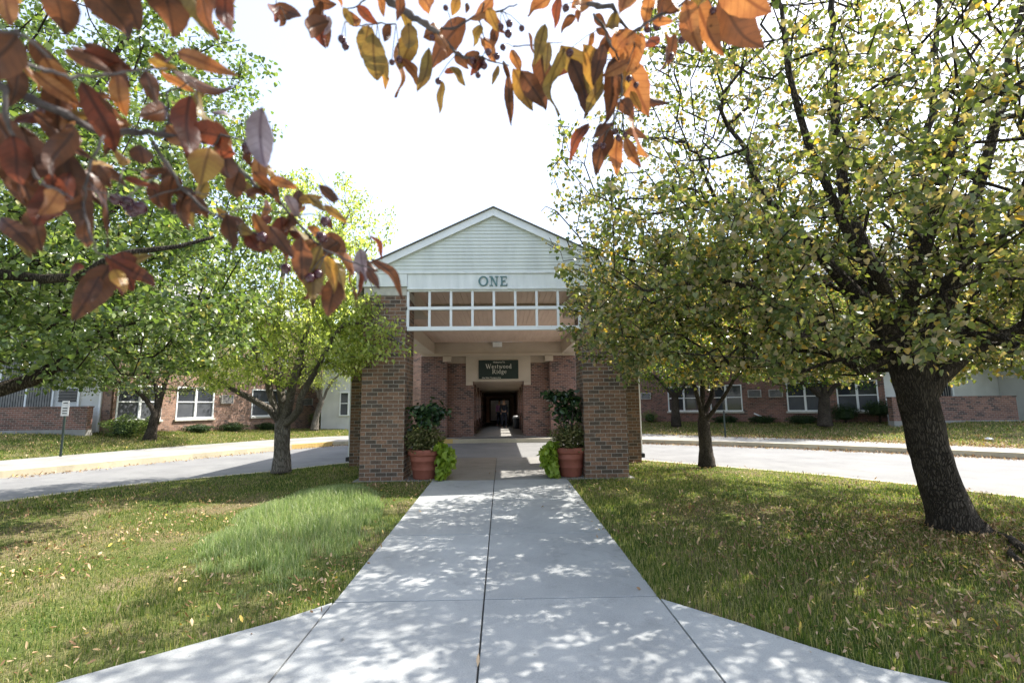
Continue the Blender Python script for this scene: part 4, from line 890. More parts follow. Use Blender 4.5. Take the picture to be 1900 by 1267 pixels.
# left linden whose limbs reach in from beyond the frame
def cutL(P):
    x, y, d = scr(P); lim = np.interp(y, [-300, 0, 130, 300, 420, 560, 640, 700, 760], [420, 480, 540, 520, 540, 580, 540, 330, 150])
    return (d > 2.6) & (x < lim+22*np.sin(y*.06)+15*np.sin(y*.019)) & (y < 745-np.clip(x, 0, 600)*.06+14*np.sin(x*.035)) | (d < 0)
bl = (-8.3, 5.9, .12)
limbsL = [dict(pts=[q(-60, 740, 6.0), q(60, 705, 6.1), q(140, 655, 6.3), q(230, 600, 6.5)], r=[.11, .10, .085, .06, .03], at=.6),
  dict(pts=[q(-100, 700, 6.4), q(20, 655, 6.8), q(110, 630, 7.1), q(260, 640, 7.3)], r=[.1, .08, .06, .04, .02], at=.7),
  dict(pts=[(-7.4, 6, 4.0), q(60, 400, 6.3), q(170, 200, 6.4), q(260, 0, 6.5)], r=[.13, .11, .08, .05, .02]),
  dict(pts=[(-7.2, 6.6, 3.6), q(120, 480, 7.2), q(260, 330, 7.6), q(380, 160, 7.8)], r=[.12, .1, .07, .04, .02]),
  dict(pts=[(-7.5, 5.4, 3.5), q(80, 520, 5.0), q(240, 470, 4.8), q(400, 440, 5.0)], r=[.1, .08, .05, .03, .015]),
  dict(pts=[(-8.3, 6.2, 4.5), (-8, 6.5, 6.5), (-7.6, 6.6, 8.5)], r=[.14, .1, .07, .03]),
  dict(pts=[(-9.3, 6.0, 3.8), (-10.6, 6.2, 5), (-11.5, 6, 6)], r=[.12, .09, .06, .03]),
  dict(pts=[(-8.6, 4.8, 3.8), (-8.9, 3.4, 5), (-8.8, 2.4, 6)], r=[.12, .09, .06, .03])]
tree('linden_tree', 'big green linden on the left, its dark limbs reaching in from outside the picture', bl, [(-8.28, 5.9, .5), (-8.25, 5.9, 1.4), (-8.1, 5.95, 2.4)], [.3, .26, .24, .25], limbsL,
     [((-7.3, 6.6, 4.8), (4.3, 3.9, 4.2)), ((-6.4, 6.4, 3.2), (3.6, 3.2, 1.5))], 3300, 92000, .06, M['lindenL'], HEART, M['bark'], 5, cut=cutL, zmin=2.0, spread=.10, tip=.0045, e_=2.4)
# grey trunked tree left of the portico
bp = tuple(at(521, 879, .2))
def cutP(P):
    x, y, d = scr(P); return (y < np.interp(x, [300, 420, 560, 660, 730, 800], [730, 740, 700, 690, 700, 640])+12*np.sin(x*.05)) & (x < np.interp(y, [200, 330, 400, 480, 560, 640, 700], [640, 690, 745, 705, 725, 780, 700])+10*np.sin(y*.09))
tree('ornamental_pear_tree', 'grey many-stemmed tree with pale yellow-green leaves, left of the portico', bp, [(bp[0]-.01, bp[1], .7), (bp[0]+.0, bp[1], 1.25)], [.19, .165, .16],
     [dict(pts=[q(470, 740, 10.3), q(430, 720, 10.2), q(388, 700, 10.1)], r=[.09, .06, .045, .03]),
      dict(pts=[q(500, 730, 10.5), q(470, 640, 10.5), q(440, 520, 10.5)], r=[.09, .07, .05, .03]),
      dict(pts=[q(520, 730, 10.6), q(515, 620, 10.7), q(530, 480, 10.8), q(550, 380, 10.8)], r=[.10, .08, .06, .045, .02]),
      dict(pts=[q(540, 740, 10.3), q(560, 640, 10.2), q(600, 500, 10.2), q(650, 390, 10.3)], r=[.11, .08, .06, .04, .02]),
      dict(pts=[q(555, 760, 10.1), q(590, 680, 9.8), q(640, 600, 9.4), q(720, 620, 8.9), q(765, 650, 8.75)], r=[.10, .075, .05, .035, .02, .01]),
      dict(pts=[q(550, 700, 11), q(610, 560, 11.3), q(690, 450, 11.4)], r=[.08, .06, .04, .02])],
     [((-4.2, 10.4, 4.3), (2.5, 2.0, 2.5)), ((-3.0, 9.5, 3.2), (1.5, 1.3, 1.0)), ((-4.9, 10.2, 3.0), (2.0, 1.6, 1.2)), ((-2.25, 8.95, 2.75), (.75, .35, .5)), ((-2.25, 8.95, 2.75), (.75, .35, .5)), ((-2.25, 8.95, 2.75), (.75, .35, .5))], 1300, 25000, .082, M['pear'], OVAL, M['barkg'], 8, cut=cutP, zmin=2.0, spread=.10, tip=.004, droop=.8)
# small tree on the right of the portico
bs = tuple(at(1312, 868, .2))
tree('small_street_tree', 'small upright tree with bright green leaves, right of the portico', bs, [(bs[0], bs[1], .6), (bs[0]-.02, bs[1], 1.15)], [.16, .135, .135],
     [dict(pts=[q(1290, 720, 10.6), q(1262, 640, 10.5), q(1240, 560, 10.4)], r=[.06, .045, .035, .02]),
      dict(pts=[q(1302, 700, 10.7), q(1300, 600, 10.8), q(1290, 500, 10.9)], r=[.07, .05, .04, .02]),
      dict(pts=[q(1325, 710, 10.6), q(1335, 620, 10.7), q(1350, 520, 10.8)], r=[.06, .05, .04, .02]),
      dict(pts=[q(1345, 735, 10.4), q(1380, 680, 10.2), q(1420, 620, 10.0)], r=[.05, .04, .03, .02]),
      dict(pts=[q(1320, 730, 10.9), q(1345, 660, 11.2), q(1375, 560, 11.5)], r=[.05, .04, .03, .02])],
     [((4.5, 10.6, 3.7), (2.1, 1.9, 2.0))], 550, 11000, .08, M['smallR'], OVAL, M['bark'], 9, zmin=2.15, spread=.10, tip=.004)
# verge trees
bc = tuple(at(275, 822, .36))
tree('crab_apple_tree', 'spreading pale-leaved crab apple with a forked trunk, on the left verge', bc, [(bc[0]+.1, bc[1], .9), (bc[0]+.2, bc[1], 1.35)], [.22, .17, .16],
     [dict(pts=[q(270, 740, 18.3), q(235, 715, 18), q(180, 700, 17.6), q(110, 690, 17.4)], r=[.10, .08, .06, .04, .02]),
      dict(pts=[q(298, 740, 18.5), q(310, 700, 18.5), q(330, 650, 18.5)], r=[.12, .09, .06, .03]),
      dict(pts=[q(290, 720, 19), q(250, 670, 19.3), q(220, 640, 19.5)], r=[.10, .07, .05, .03])],
     [((-13.0, 18.5, 3.5), (4.0, 3.2, 1.5)), ((-13.2, 18.3, 4.6), (2.8, 2.4, 1.4))], 700, 17000, .10, M['crab'], OVAL, M['bark'], 11, zmin=2.1, spread=.14, tip=.005)
b6 = tuple(at(582, 800, .36))
tree('slender_tree', 'slender leaning tree on the left verge in front of the white sided bay', b6, [(b6[0]+.1, b6[1], 1.1), (b6[0]+.35, b6[1], 1.9)], [.20, .15, .13],
     [dict(pts=[(b6[0]+.9, b6[1], 3.0), (b6[0]+2, b6[1]-.2, 3.6)], r=[.07, .06, .04, .02]), dict(pts=[(b6[0]+.2, b6[1], 3.4), (b6[0]+.1, b6[1], 5.5), (b6[0]+.3, b6[1], 7.5)], r=[.10, .08, .05, .02]),
      dict(pts=[(b6[0]-.4, b6[1], 3.2), (b6[0]-1.4, b6[1], 4.6)], r=[.08, .06, .03])],
     [((b6[0]+.1, b6[1], 5.6), (2.5, 2.2, 3.6))], 500, 11000, .11, M['pear'], LANCE, M['barkg'], 12, zmin=2.6, spread=.18, tip=.006)
b7 = tuple(at(1255, 793, .42))
tree('verge_tree', 'dark trunked tree on the right verge, nearer the portico', b7, [(b7[0], b7[1], 1.1), (b7[0]+.0, b7[1], 1.9)], [.24, .19, .17],
     [dict(pts=[(b7[0]-.7, b7[1], 2.7), (b7[0]-1.6, b7[1], 3.4)], r=[.09, .07, .05, .02]), dict(pts=[(b7[0]+.3, b7[1], 3.2), (b7[0]+.4, b7[1], 5)], r=[.10, .08, .05, .02]), dict(pts=[(b7[0]+.9, b7[1], 2.8), (b7[0]+2, b7[1], 4)], r=[.09, .07, .04, .02])],
     [((b7[0], b7[1], 4.6), (3.4, 3.0, 2.5))], 600, 17000, .11, M['smallR'], OVAL, M['bark'], 13, zmin=2.3, spread=.18, tip=.006)
b8 = tuple(at(1532, 792, .56))
tree('verge_tree', 'stout dark trunked tree on the right verge in front of the wing windows', b8, [(b8[0], b8[1], 1.1), (b8[0]+.05, b8[1], 1.75)], [.27, .22, .2],
     [dict(pts=[(b8[0]-.8, b8[1], 2.4), (b8[0]-1.5, b8[1], 3.2)], r=[.10, .08, .05, .02]), dict(pts=[(b8[0]+.2, b8[1], 3.0), (b8[0]+.1, b8[1], 5)], r=[.12, .09, .05, .02]), dict(pts=[(b8[0]+.9, b8[1], 2.6), (b8[0]+1.8, b8[1], 3.6)], r=[.10, .08, .05, .02])],
     [((b8[0], b8[1], 4.3), (3.4, 3.0, 2.3))], 700, 20000, .10, M['smallR'], OVAL, M['bark'], 14, zmin=2.2, spread=.18, tip=.006)

b9 = (22.3, 17.6, .8)  # trunk out of view; tree added to shade the right verge
tree('verge_tree', 'tree added for shade at the far right edge beyond the patio wall, its crown just reaching in', b9, [(22.3, 17.6, 1.8), (22.3, 17.6, 2.6)], [.25, .2, .2],
     [dict(pts=[(20.8, 17.6, 4.0), (19.6, 17.5, 5)], r=[.12, .08, .05, .02]), dict(pts=[(22.4, 17.8, 4.6), (22.3, 17.6, 7)], r=[.12, .09, .05, .02])],
     [((21.6, 17.6, 5.6), (3.6, 3.4, 2.6))], 600, 18000, .12, M['smallR'], OVAL, M['bark'], 15, zmin=3.2, spread=.2, tip=.006)
# ---------------------------------------------------------------- planters
PROF = [(.0, 0), (.20, 0), (.215, .02), (.238, .17), (.246, .175), (.246, .19), (.262, .33), (.272, .335), (.272, .352), (.287, .43), (.31, .445), (.322, .46), (.326, .54), (.318, .555), (.30, .555), (.288, .53), (.283, .47), (0, .47)]
def blob(n, c, r, rng, shell=.35):
    d = rng.normal(size=(n, 3)); d /= np.linalg.norm(d, axis=1)[:, None]; rad = 1-shell*rng.random(n)**1.5
    lump = 1+.18*np.sin(d[:, 0]*5+c[0]*7)*np.cos(d[:, 1]*4+1)+.12*np.sin(d[:, 2]*7+c[1])
    return np.array(c)+d*(rad*lump)[:, None]*np.array(r)
M['shrubdark'] = mat_leaf('glossy dark shrub leaf', [(0, (.015, .04, .018)), (.6, (.035, .075, .035)), (1, (.08, .14, .05))], .28, .25, .7)
M['coleus'] = mat_leaf('mottled brown green leaf', [(0, (.06, .075, .025)), (.4, (.14, .16, .055)), (.75, (.2, .18, .09)), (1, (.30, .27, .14))], .3, .5, .3)
M['lime'] = mat_leaf('lime vine leaf', [(0, (.17, .26, .03)), (.5, (.27, .38, .05)), (1, (.38, .48, .09))], .45, .4, .4, tcol=(1.2, 1.2, .4))
def planter(cx, cy, side, word_, topz, seed):
    rng = np.random.default_rng(seed); z0 = float(gz(0, cy))+.014
    e = empty('planter', (cx, cy, z0), 0, 'terracotta planter with rolled rim beside the %s front pillar' % word_, 'planter', 'terracotta planters flanking the path')
    MB().lathe(PROF[:10]+[(.285, .44), (0, .44)], n=48).build('pot', M['terra'], e, smooth=True)
    MB().lathe([(.286, .4305), (.311, .445), (.323, .46), (.327, .54), (.319, .555), (.30, .555), (.288, .53), (.2865, .45)], n=48).build('rim', M['terra'], e, smooth=True)
    MB().lathe([(.284, .47), (.15, .50), (0, .51)], n=32).build('soil', M['soil'], e)
    h = empty('shrub', (cx, cy, z0+.5), 0, 'dark glossy-leaved shrub standing tallest in the %s planter' % word_, 'plant', 'dark shrubs in the planters')
    mb = MB(); zt = topz-z0-.5; P = []
    for k in range(9):
        a = rng.random()*6.28; rr = rng.uniform(.10, .34); top = (rr*math.cos(a)-side*.04, rr*math.sin(a)*.8, rng.uniform(.62, 1.03)*zt)
        mb.tube([(rr*.15*math.cos(a), .1+rr*.15*math.sin(a), 0), (top[0]*.6, top[1]*.6+.03, top[2]*.6), top], [.012, .009, .004], 6); P.append(blob(46, top, (.18, .16, .12), rng, .9))
    P.append(blob(120, (0, .02, zt*.66), (.31, .26, .30), rng, .8)); P = np.concatenate(P)
    mb.build('stem', M['twig'], h); leaves('foliage', P, rng.uniform(.08, .15, len(P)), M['shrubdark'], h, OVAL, rng, .3)
    g_ = empty('foliage_plant', (cx, cy, z0+.5), 0, 'bushy mottled brown-green plant filling the middle of the %s planter' % word_, 'plant', 'mottled plants in the planters')
    P = np.concatenate([blob(1900, (0, -.06, .24), (.39, .32, .30), rng, .7)]); P = P[P[:, 2] > -.02]
    leaves('foliage', P, rng.uniform(.045, .075, len(P)), M['coleus'], g_, OVAL, rng, .2)
    mb = MB(); [mb.tube([(0, 0, 0), (rng.uniform(-.2, .2), rng.uniform(-.2, .1), .3)], [.008, .004], 5) for _ in range(8)]; mb.build('stem', M['coleus'], g_)
    v = empty('trailing_vine', (cx-side*.30, cy-.1, z0), 0, 'lime green vine spilling down the inner side of the %s planter' % word_, 'vine', 'lime vines spilling from the planters')
    n = 620; t = rng.random(n)**.8; ang = rng.normal(0, .55, n); ex = .10+.20*np.sin(np.pi*np.clip(t*.9+.1, 0, 1))
    P = np.stack([-side*(-.04+ex*rng.uniform(.1, 1.15, n))*np.cos(ang*.5), -.05+.24*np.sin(ang), .66*(1-t)+.04], 1)
    P[:, 0] += side*.05*(t < .15)
    leaves('foliage', P, rng.uniform(.05, .125, n), M['lime'], v, HEART, rng, .9)
    mb = MB()
    for k in range(7):
        yy_ = rng.uniform(-.2, .15); mb.tube([(side*.06, yy_*.5, .54), (-side*.06, yy_, .5), (-side*.11, yy_, .3), (-side*.10, yy_, .06)], .004, 5)
    mb.build('stem', M['lime'], v)
planter(-1.50, 9.60, -1, 'left', 1.64, 21); planter(1.33, 9.66, 1, 'right', 1.80, 22)

# ---------------------------------------------------------------- shrubs on the verges
M['box'] = mat_leaf('dark hedge leaf', [(0, (.015, .035, .012)), (.6, (.03, .06, .02)), (1, (.06, .10, .03))], .25, .5, .3)
M['paleshrub'] = mat_leaf('pale shrub leaf', [(0, (.09, .14, .04)), (.6, (.17, .24, .07)), (1, (.28, .33, .12))], .35, .5, .3)
VG = []
for A_, B_ in ((L_, W_), (wz(BACK[9:], .27), WALLS[9:])):
    A_, B_ = resample([tuple(q) for q in A_], 200), resample([tuple(q) for q in B_], 200)
    VG.append(np.concatenate([A_*(1-t)+B_*t for t in np.linspace(0, 1, 40)]))
VG = np.concatenate(VG)
def on_verge(px, py):
    z = .5
    for _ in range(12):
        p = at(px, py, z); z = .5*z+.5*float(VG[np.argmin((VG[:, 0]-p.x)**2+(VG[:, 1]-p.y)**2), 2])
    return at(px, py, z)
def bush(px, py, z, w_, h, mat, label, name='bush', stem=0, seed=0, group=None, n=2600, ls=.05):
    rng = np.random.default_rng(1000+seed); p = on_verge(px, py)
    for wg in (eL, eR):          # keep clear of the wing wall
        c_, s_ = math.cos(wg.rotation_euler.z), math.sin(wg.rotation_euler.z); dx_, dy_ = p.x-wg.location.x, p.y-wg.location.y; ly = -dx_*s_+dy_*c_; lx = dx_*c_+dy_*s_
        if -2 < lx < 12 and -w_*.45-.1 < ly < 8:
            r_ = Vector((p.x, p.y)); r_ *= 1-(ly+w_*.45+.1)/abs((r_.normalized()).dot(Vector((-s_, c_))))/r_.length; p = Vector((r_.x, r_.y, 0))
            p.z = float(VG[np.argmin((VG[:, 0]-p.x)**2+(VG[:, 1]-p.y)**2), 2])
    e = empty(name, p, 0, label, 'bush', group)
    P = blob(n, (0, .1, stem+h*.52), (w_/2, w_/2.6, h*.52), rng, .5); P = P[P[:, 2] > .01]
    leaves('foliage', P, rng.uniform(.7, 1.2, len(P))*ls, mat, e, OVAL, rng, .1)
    mb = MB(); mb.lathe([(0.001, stem+.02), (w_*.26, stem+h*.2), (w_*.26, stem+h*.55), (w_*.15, stem+h*.7), (0.001, stem+h*.75)], (0, .12, 0), 12)
    mb.build('inner_twigs', M['box'], e)
    if stem: MB().tube([(0, .1, -.1), (.02, .1, stem+.15)], [.05, .04], 7).build('stem', M['bark'], e)
bush(227, 806, .74, 1.45, .78, M['paleshrub'], 'pale leafy bush at the left end of the brick wing', seed=1, ls=.06)
bush(271, 804, .70, .55, .62, M['paleshrub'], 'narrow pale bush close behind the crab apple trunk', seed=2, n=1200, ls=.06)
bush(365, 801, .56, 1.15, .34, M['box'], 'low rounded clipped bush under the window left of the air grille', seed=3)
bush(430, 798, .50, 1.25, .40, M['box'], 'low square clipped bush just below and right of the air grille, left wing', seed=4)
bush(492, 797, .45, .95, .38, M['box'], 'low clipped bush half hidden by the grey many-stemmed tree', seed=5)
bush(590, 794, .38, 1.1, 1.0, M['paleshrub'], 'upright loose bush beside the slender leaning tree', seed=6)
bush(1348, 783, .56, 1.3, .36, M['box'], 'low dark bush directly right of the small upright tree', seed=7)
bush(1417, 783, .58, 1.35, .36, M['box'], 'low dark bush under the pair of air grilles, right wing', seed=8)
bush(1493, 783, .61, 1.5, .38, M['box'], 'low dark bush under a window, left of the stout verge tree', seed=9)
bush(1572, 783, .63, 1.35, .75, M['box'], 'round dark bush immediately right of the stout verge tree', seed=10, stem=.12)
bush(1636, 781, .67, 1.3, .7, M['box'], 'round flat-topped bush on a short stem, left of the leaning trunk', seed=11, stem=.3)
bush(1207, 784, .50, 1.0, .7, M['paleshrub'], 'small loose bush by the wing wall, just right of the portico', seed=12, n=900)

# ---------------------------------------------------------------- street furniture and small things
def post(px, py, z, h, label, sign):
    p = at(px, py, z); e = empty('road_sign' if sign else 'marker_post', p, 0, label, 'sign' if sign else 'post')
    mb = MB(); mb.box(-.022, .022, -.004, .004, -.3, h); mb.box(-.03, -.022, -.004, .018, -.3, h); mb.box(.022, .03, -.004, .018, -.3, h); mb.build('post', M['darkmetal'], e)
    if sign:
        for z0, z1, w_ in ((h-.30, h+.0, .11), (h+.012, h+.13, .10)):
            o = MB().box(-w_, w_, -.014, -.006, z0, z1).build('panel', M['signwhite'], e, bevel=.003); b = MB()
            for k in range(3 if z1-z0 > .2 else 1): zz = z0+(z1-z0)*(.25+.25*k if z1-z0 > .2 else .5); b.box(-w_*.6, w_*.6, -.018, -.0145, zz-.014, zz+.014)
            b.build('marking', M['black'], o)
    else: MB().box(-.03, .03, -.02, -.005, h-.12, h+.01).build('cap', M['black'], e)
post(112, 845, .31, 1.42, 'small two-panel white sign on a dark green post, far left verge', True)
post(1346, 808, .34, .95, 'thin dark post without a sign on the right verge', False)
p = at(549, 795, .36); e = empty('drain_pipe', p, 0, 'short white bent drain pipe lying on the verge behind the grey tree', 'pipe')
MB().tube([(-.25, 0, .06), (0, 0, .22), (.22, -.05, .10)], .06, 10).build('tube', M['trim'], e); MB().tube([(.22, -.05, .10), (.30, -.07, .05)], .068, 10).build('collar', M['black'], e)
p = at(1835, 818, .36); rng = np.random.default_rng(5)
import bmesh
bm = bmesh.new(); bmesh.ops.create_icosphere(bm, subdivisions=2, radius=.09)
for v in bm.verts: v.co *= 1+rng.uniform(-.35, .3); v.co.z *= .45
me = bpy.data.meshes.new('crumpled_paper'); bm.to_mesh(me); bm.free(); me.materials.append(M['trim']); o = bpy.data.objects.new('crumpled_paper', me); C.objects.link(o); o.location = p+Vector((0, 0, .07)); tag(o, 'crumpled white scrap of paper on the right verge', 'litter')
# surface roots of the leaning linden
lin = [o for o in C.objects if o.name == 'linden_tree'][0]
pr_ = [at(x_, y_, .12) for x_, y_ in ((1845, 985), (1872, 1000), (1893, 1020), (1925, 1040), (1990, 1040))]
mb = MB(); mb.tube([v+Vector((0, 0, dz_)) for v, dz_ in zip(pr_, (-.02, .01, .035, .02, -.03))], [.03, .04, .045, .04, .02], 8)
mb.tube([at(1862, 1000, .1), at(1880, 1035, .13), at(1915, 1060, .1)], [.02, .035, .02], 8)
o = mb.build('root', M['bark'], lin, smooth=True); o.matrix_parent_inverse = Matrix.Translation(-lin.location)
x = RNG.uniform(-4, 4, 9000); y = RNG.uniform(2.6, 12.8, 9000); k = on_concrete(x, y, -.02); x, y = x[k], y[k]
de = np.minimum(x-np.interp(y, YL, XL), np.interp(y, YR, XR)-x); k = RNG.random(len(x)) < np.exp(-np.maximum(de, 0)/.07)*.35+.003; x, y = x[k], y[k]
tag(flat_leaves('fallen_leaves', x, y, gz(x, y)+.016, RNG.uniform(.012, .04, len(x)), M['litter']), kind='stuff')
# a few dry leaves lying on the slabs
for k, (a, b_) in enumerate(((887, 1228), (1007, 940), (636, 1184), (742, 935))):
    p = at(a, b_, .10 if b_ > 1000 else .18); z = float(gz(0, p.y))+.016
    o = flat_leaves('fallen_leaf', np.array([0.]), np.array([0.]), np.array([0.]), np.array([.05]), M['litter']); o.location = (p.x, p.y, z)
    tag(o, ['small dry leaf on the long joint, nearest the camera', 'dry leaf on the right-hand slabs near the pillars', 'dry leaf at the left edge of the slabs', 'dry leaf on the slabs left of the joint'][k], 'leaf')

# ---------------------------------------------------------------- people far down the walk
def skinned(name, verts, edges, rads, mat, parent, sub=2):
    me = bpy.data.meshes.new(name); me.from_pydata(verts, edges, []); o = bpy.data.objects.new(name, me); C.objects.link(o); o.parent = parent; me.materials.append(mat)
    md = o.modifiers.new('skin', 'SKIN'); sv = me.skin_vertices[0].data
    for v, r in zip(sv, rads): v.radius = (r, r) if not hasattr(r, '__len__') else r
    sv[0].use_root = True; md.use_smooth_shade = True
    s2 = o.modifiers.new('sub', 'SUBSURF'); s2.levels = s2.render_levels = sub; return o
def person(x, y, z, rz, label, top, bottom, hair):
    e = empty('person', (x, y, z), rz, label, 'person', 'people at the doors')
    V = [(0, 0, .95), (0, 0, 1.15), (0, .0, 1.36), (0, -.01, 1.47), (0, -.02, 1.56), (0, -.02, 1.66),
         (.17, 0, 1.38), (.22, .02, 1.12), (.20, -.08, .90), (.20, -.10, .82), (-.17, 0, 1.38), (-.23, .02, 1.12), (-.20, -.06, .90), (-.20, -.08, .82),
         (.09, 0, .88), (.11, -.01, .48), (.12, .02, .09), (.13, -.12, .04), (-.09, 0, .88), (-.11, -.02, .48), (-.12, .02, .09), (-.13, -.12, .04)]
    E_ = [(0, 1), (1, 2), (2, 3), (3, 4), (4, 5), (2, 6), (6, 7), (7, 8), (8, 9), (2, 10), (10, 11), (11, 12), (12, 13), (0, 14), (14, 15), (15, 16), (16, 17), (0, 18), (18, 19), (19, 20), (20, 21)]
    R_ = [(.14, .10), (.13, .09), (.15, .09), .05, (.075, .085), (.075, .09), .055, .042, .033, .03, .055, .042, .033, .03, .085, .055, .04, .035, .085, .055, .04, .035]
    skinned('body', V, E_, R_, M['skin'], e)
    skinned('jacket', [V[0], V[1], V[2], V[6], V[7], V[8], V[10], V[11], V[12]], [(0, 1), (1, 2), (2, 3), (3, 4), (4, 5), (2, 6), (6, 7), (7, 8)], [(.165, .125), (.155, .11), (.17, .11), .07, .058, .048, .07, .058, .048], top, e)
    skinned('trousers', [V[0], V[14], V[15], V[16], V[18], V[19], V[20]], [(0, 1), (1, 2), (2, 3), (0, 4), (4, 5), (5, 6)], [(.15, .115), .10, .075, .06, .10, .075, .06], bottom, e)
    skinned('hair', [(0, .02, 1.62), (0, .02, 1.72)], [(0, 1)], [(.085, .08), (.075, .08)], hair, e)
    for sx in (-.03, .03): MB().box(sx-.008, sx+.008, -.115, -.10, 1.625, 1.635).build('eye', M['black'], e)
navy = mat_noise('dark navy cloth', (.015, .018, .03), (.03, .035, .05), 20, .9, 0); pink = mat_noise('pink cloth', (.42, .16, .34), (.5, .22, .4), 20, .9, 0); hb_ = mat_noise('brown hair', (.05, .03, .02), (.09, .05, .03), 30, .7, 0)
person(.12, 29.2, .245, .3, 'person in a dark jacket and dark trousers standing before the glass doors', navy, navy, hb_)
person(-.16, 33.0, .22, -.5, 'person in a pink top and dark trousers, nearer the doors', pink, navy, hb_)
e = empty('litter_bin', (.84, 28.2, .25), 0, 'dark litter bin with a pale lid by the right side of the walk', 'bin')
MB().lathe([(0, 0), (.19, 0), (.22, .04), (.23, .60), (.21, .62), (0, .62)], n=24).build('body', M['black'], e, smooth=True); MB().lathe([(.22, .625), (.23, .66), (.17, .74), (0, .76)], n=24).build('lid', M['signwhite'], e, smooth=True)

# ---------------------------------------------------------------- crab apple branches hanging close to the camera
def mat_fg(name, c1, c2, cv, trans=.5, rough=.38, tcol=(1.25, 1.0, .6)):
    mt = bpy.data.materials.new(name); mt.use_nodes = True; t = mt.node_tree; t.nodes.clear()
    uv = N(t, 'ShaderNodeUVMap'); n = N(t, 'ShaderNodeTexNoise'); n.inputs['Scale'].default_value = 2.6; n.inputs['Detail'].default_value = 5
    g = N(t, 'ShaderNodeNewGeometry'); ad = N(t, 'ShaderNodeVectorMath', operation='ADD'); t.links.new(uv.outputs[0], ad.inputs[0]); ms = N(t, 'ShaderNodeMath', operation='MULTIPLY'); t.links.new(g.outputs['Random Per Island'], ms.inputs[0]); ms.inputs[1].default_value = 37
    t.links.new(ms.outputs[0], ad.inputs[1]); t.links.new(ad.outputs[0], n.inputs[0])
    r = ramp(t, [(.35, c1), (.65, c2)]); t.links.new(n.outputs[0], r.inputs[0])
    sp = N(t, 'ShaderNodeSeparateXYZ'); t.links.new(uv.outputs[0], sp.inputs[0])
    ab = N(t, 'ShaderNodeMath', operation='ABSOLUTE'); t.links.new(sp.outputs[0], ab.inputs[0])
    # side veins: stripes slanting away from the midrib, then the midrib itself
    v1 = N(t, 'ShaderNodeMath', operation='MULTIPLY_ADD'); t.links.new(ab.outputs[0], v1.inputs[0]); v1.inputs[1].default_value = -.7; t.links.new(sp.outputs[1], v1.inputs[2])
    v2 = N(t, 'ShaderNodeMath', operation='PINGPONG'); t.links.new(v1.outputs[0], v2.inputs[0]); v2.inputs[1].default_value = .062
    v3 = N(t, 'ShaderNodeMapRange'); t.links.new(v2.outputs[0], v3.inputs[0]); v3.inputs['From Min'].default_value = 0; v3.inputs['From Max'].default_value = .012; v3.inputs['To Min'].default_value = .55; v3.inputs['To Max'].default_value = 0
    m3 = N(t, 'ShaderNodeMapRange'); t.links.new(ab.outputs[0], m3.inputs[0]); m3.inputs['From Min'].default_value = .01; m3.inputs['From Max'].default_value = .035; m3.inputs['To Min'].default_value = .9; m3.inputs['To Max'].default_value = 0
    mx_ = N(t, 'ShaderNodeMath', operation='MAXIMUM'); t.links.new(v3.outputs[0], mx_.inputs[0]); t.links.new(m3.outputs[0], mx_.inputs[1])
    vm = N(t, 'ShaderNodeMix', data_type='RGBA'); t.links.new(mx_.outputs[0], vm.inputs[0]); t.links.new(r.outputs[0], vm.inputs[6]); vm.inputs[7].default_value = tuple(cv)+(1,)
    sn = N(t, 'ShaderNodeTexVoronoi'); sn.inputs['Scale'].default_value = 4; t.links.new(ad.outputs[0], sn.inputs[0]); sm = N(t, 'ShaderNodeMapRange'); t.links.new(sn.outputs[0], sm.inputs[0]); sm.inputs['From Min'].default_value = .05; sm.inputs['From Max'].default_value = .12; sm.inputs['To Min'].default_value = .45
    sc = N(t, 'ShaderNodeVectorMath', operation='SCALE'); t.links.new(vm.outputs[2], sc.inputs[0]); t.links.new(sm.outputs[0], sc.inputs['Scale'])
    p = N(t, 'ShaderNodeBsdfPrincipled'); t.links.new(sc.outputs[0], p.inputs['Base Color']); p.inputs['Roughness'].default_value = rough; p.inputs['Specular IOR Level'].default_value = .3
    bp_ = N(t, 'ShaderNodeBump'); bp_.inputs['Strength'].default_value = .3; bp_.inputs['Distance'].default_value = .002; t.links.new(mx_.outputs[0], bp_.inputs['Height']); t.links.new(bp_.outputs[0], p.inputs['Normal'])
    tm = N(t, 'ShaderNodeVectorMath', operation='MULTIPLY'); t.links.new(sc.outputs[0], tm.inputs[0]); tm.inputs[1].default_value = tcol
    tr = N(t, 'ShaderNodeBsdfTranslucent'); t.links.new(tm.outputs[0], tr.inputs[0]); mx = N(t, 'ShaderNodeMixShader'); mx.inputs[0].default_value = trans
    t.links.new(p.outputs[0], mx.inputs[1]); t.links.new(tr.outputs[0], mx.inputs[2]); o = N(t, 'ShaderNodeOutputMaterial'); t.links.new(mx.outputs[0], o.inputs[0]); return mt
FG = {'r': mat_fg('red crab apple leaf', (.17, .048, .03), (.075, .032, .024), (.05, .02, .018), .5), 'o': mat_fg('orange crab apple leaf', (.36, .18, .075), (.22, .09, .04), (.13, .05, .025), .4),
      'b': mat_fg('brown crab apple leaf', (.14, .06, .033), (.065, .034, .024), (.04, .022, .018), .42), 'y': mat_fg('ochre crab apple leaf', (.34, .22, .055), (.24, .13, .04), (.13, .07, .025), .42),
      'v': mat_fg('olive crab apple leaf', (.22, .165, .05), (.14, .095, .035), (.08, .05, .02), .35), 'g': mat_fg('leaf with painted grey sky sheen', (.24, .20, .23), (.15, .115, .135), (.09, .06, .08), .12)}  # grey leaves carry the sky's reflection in their colour
FGK = list(FG)
LV = []      # leaves: verts, uv, material
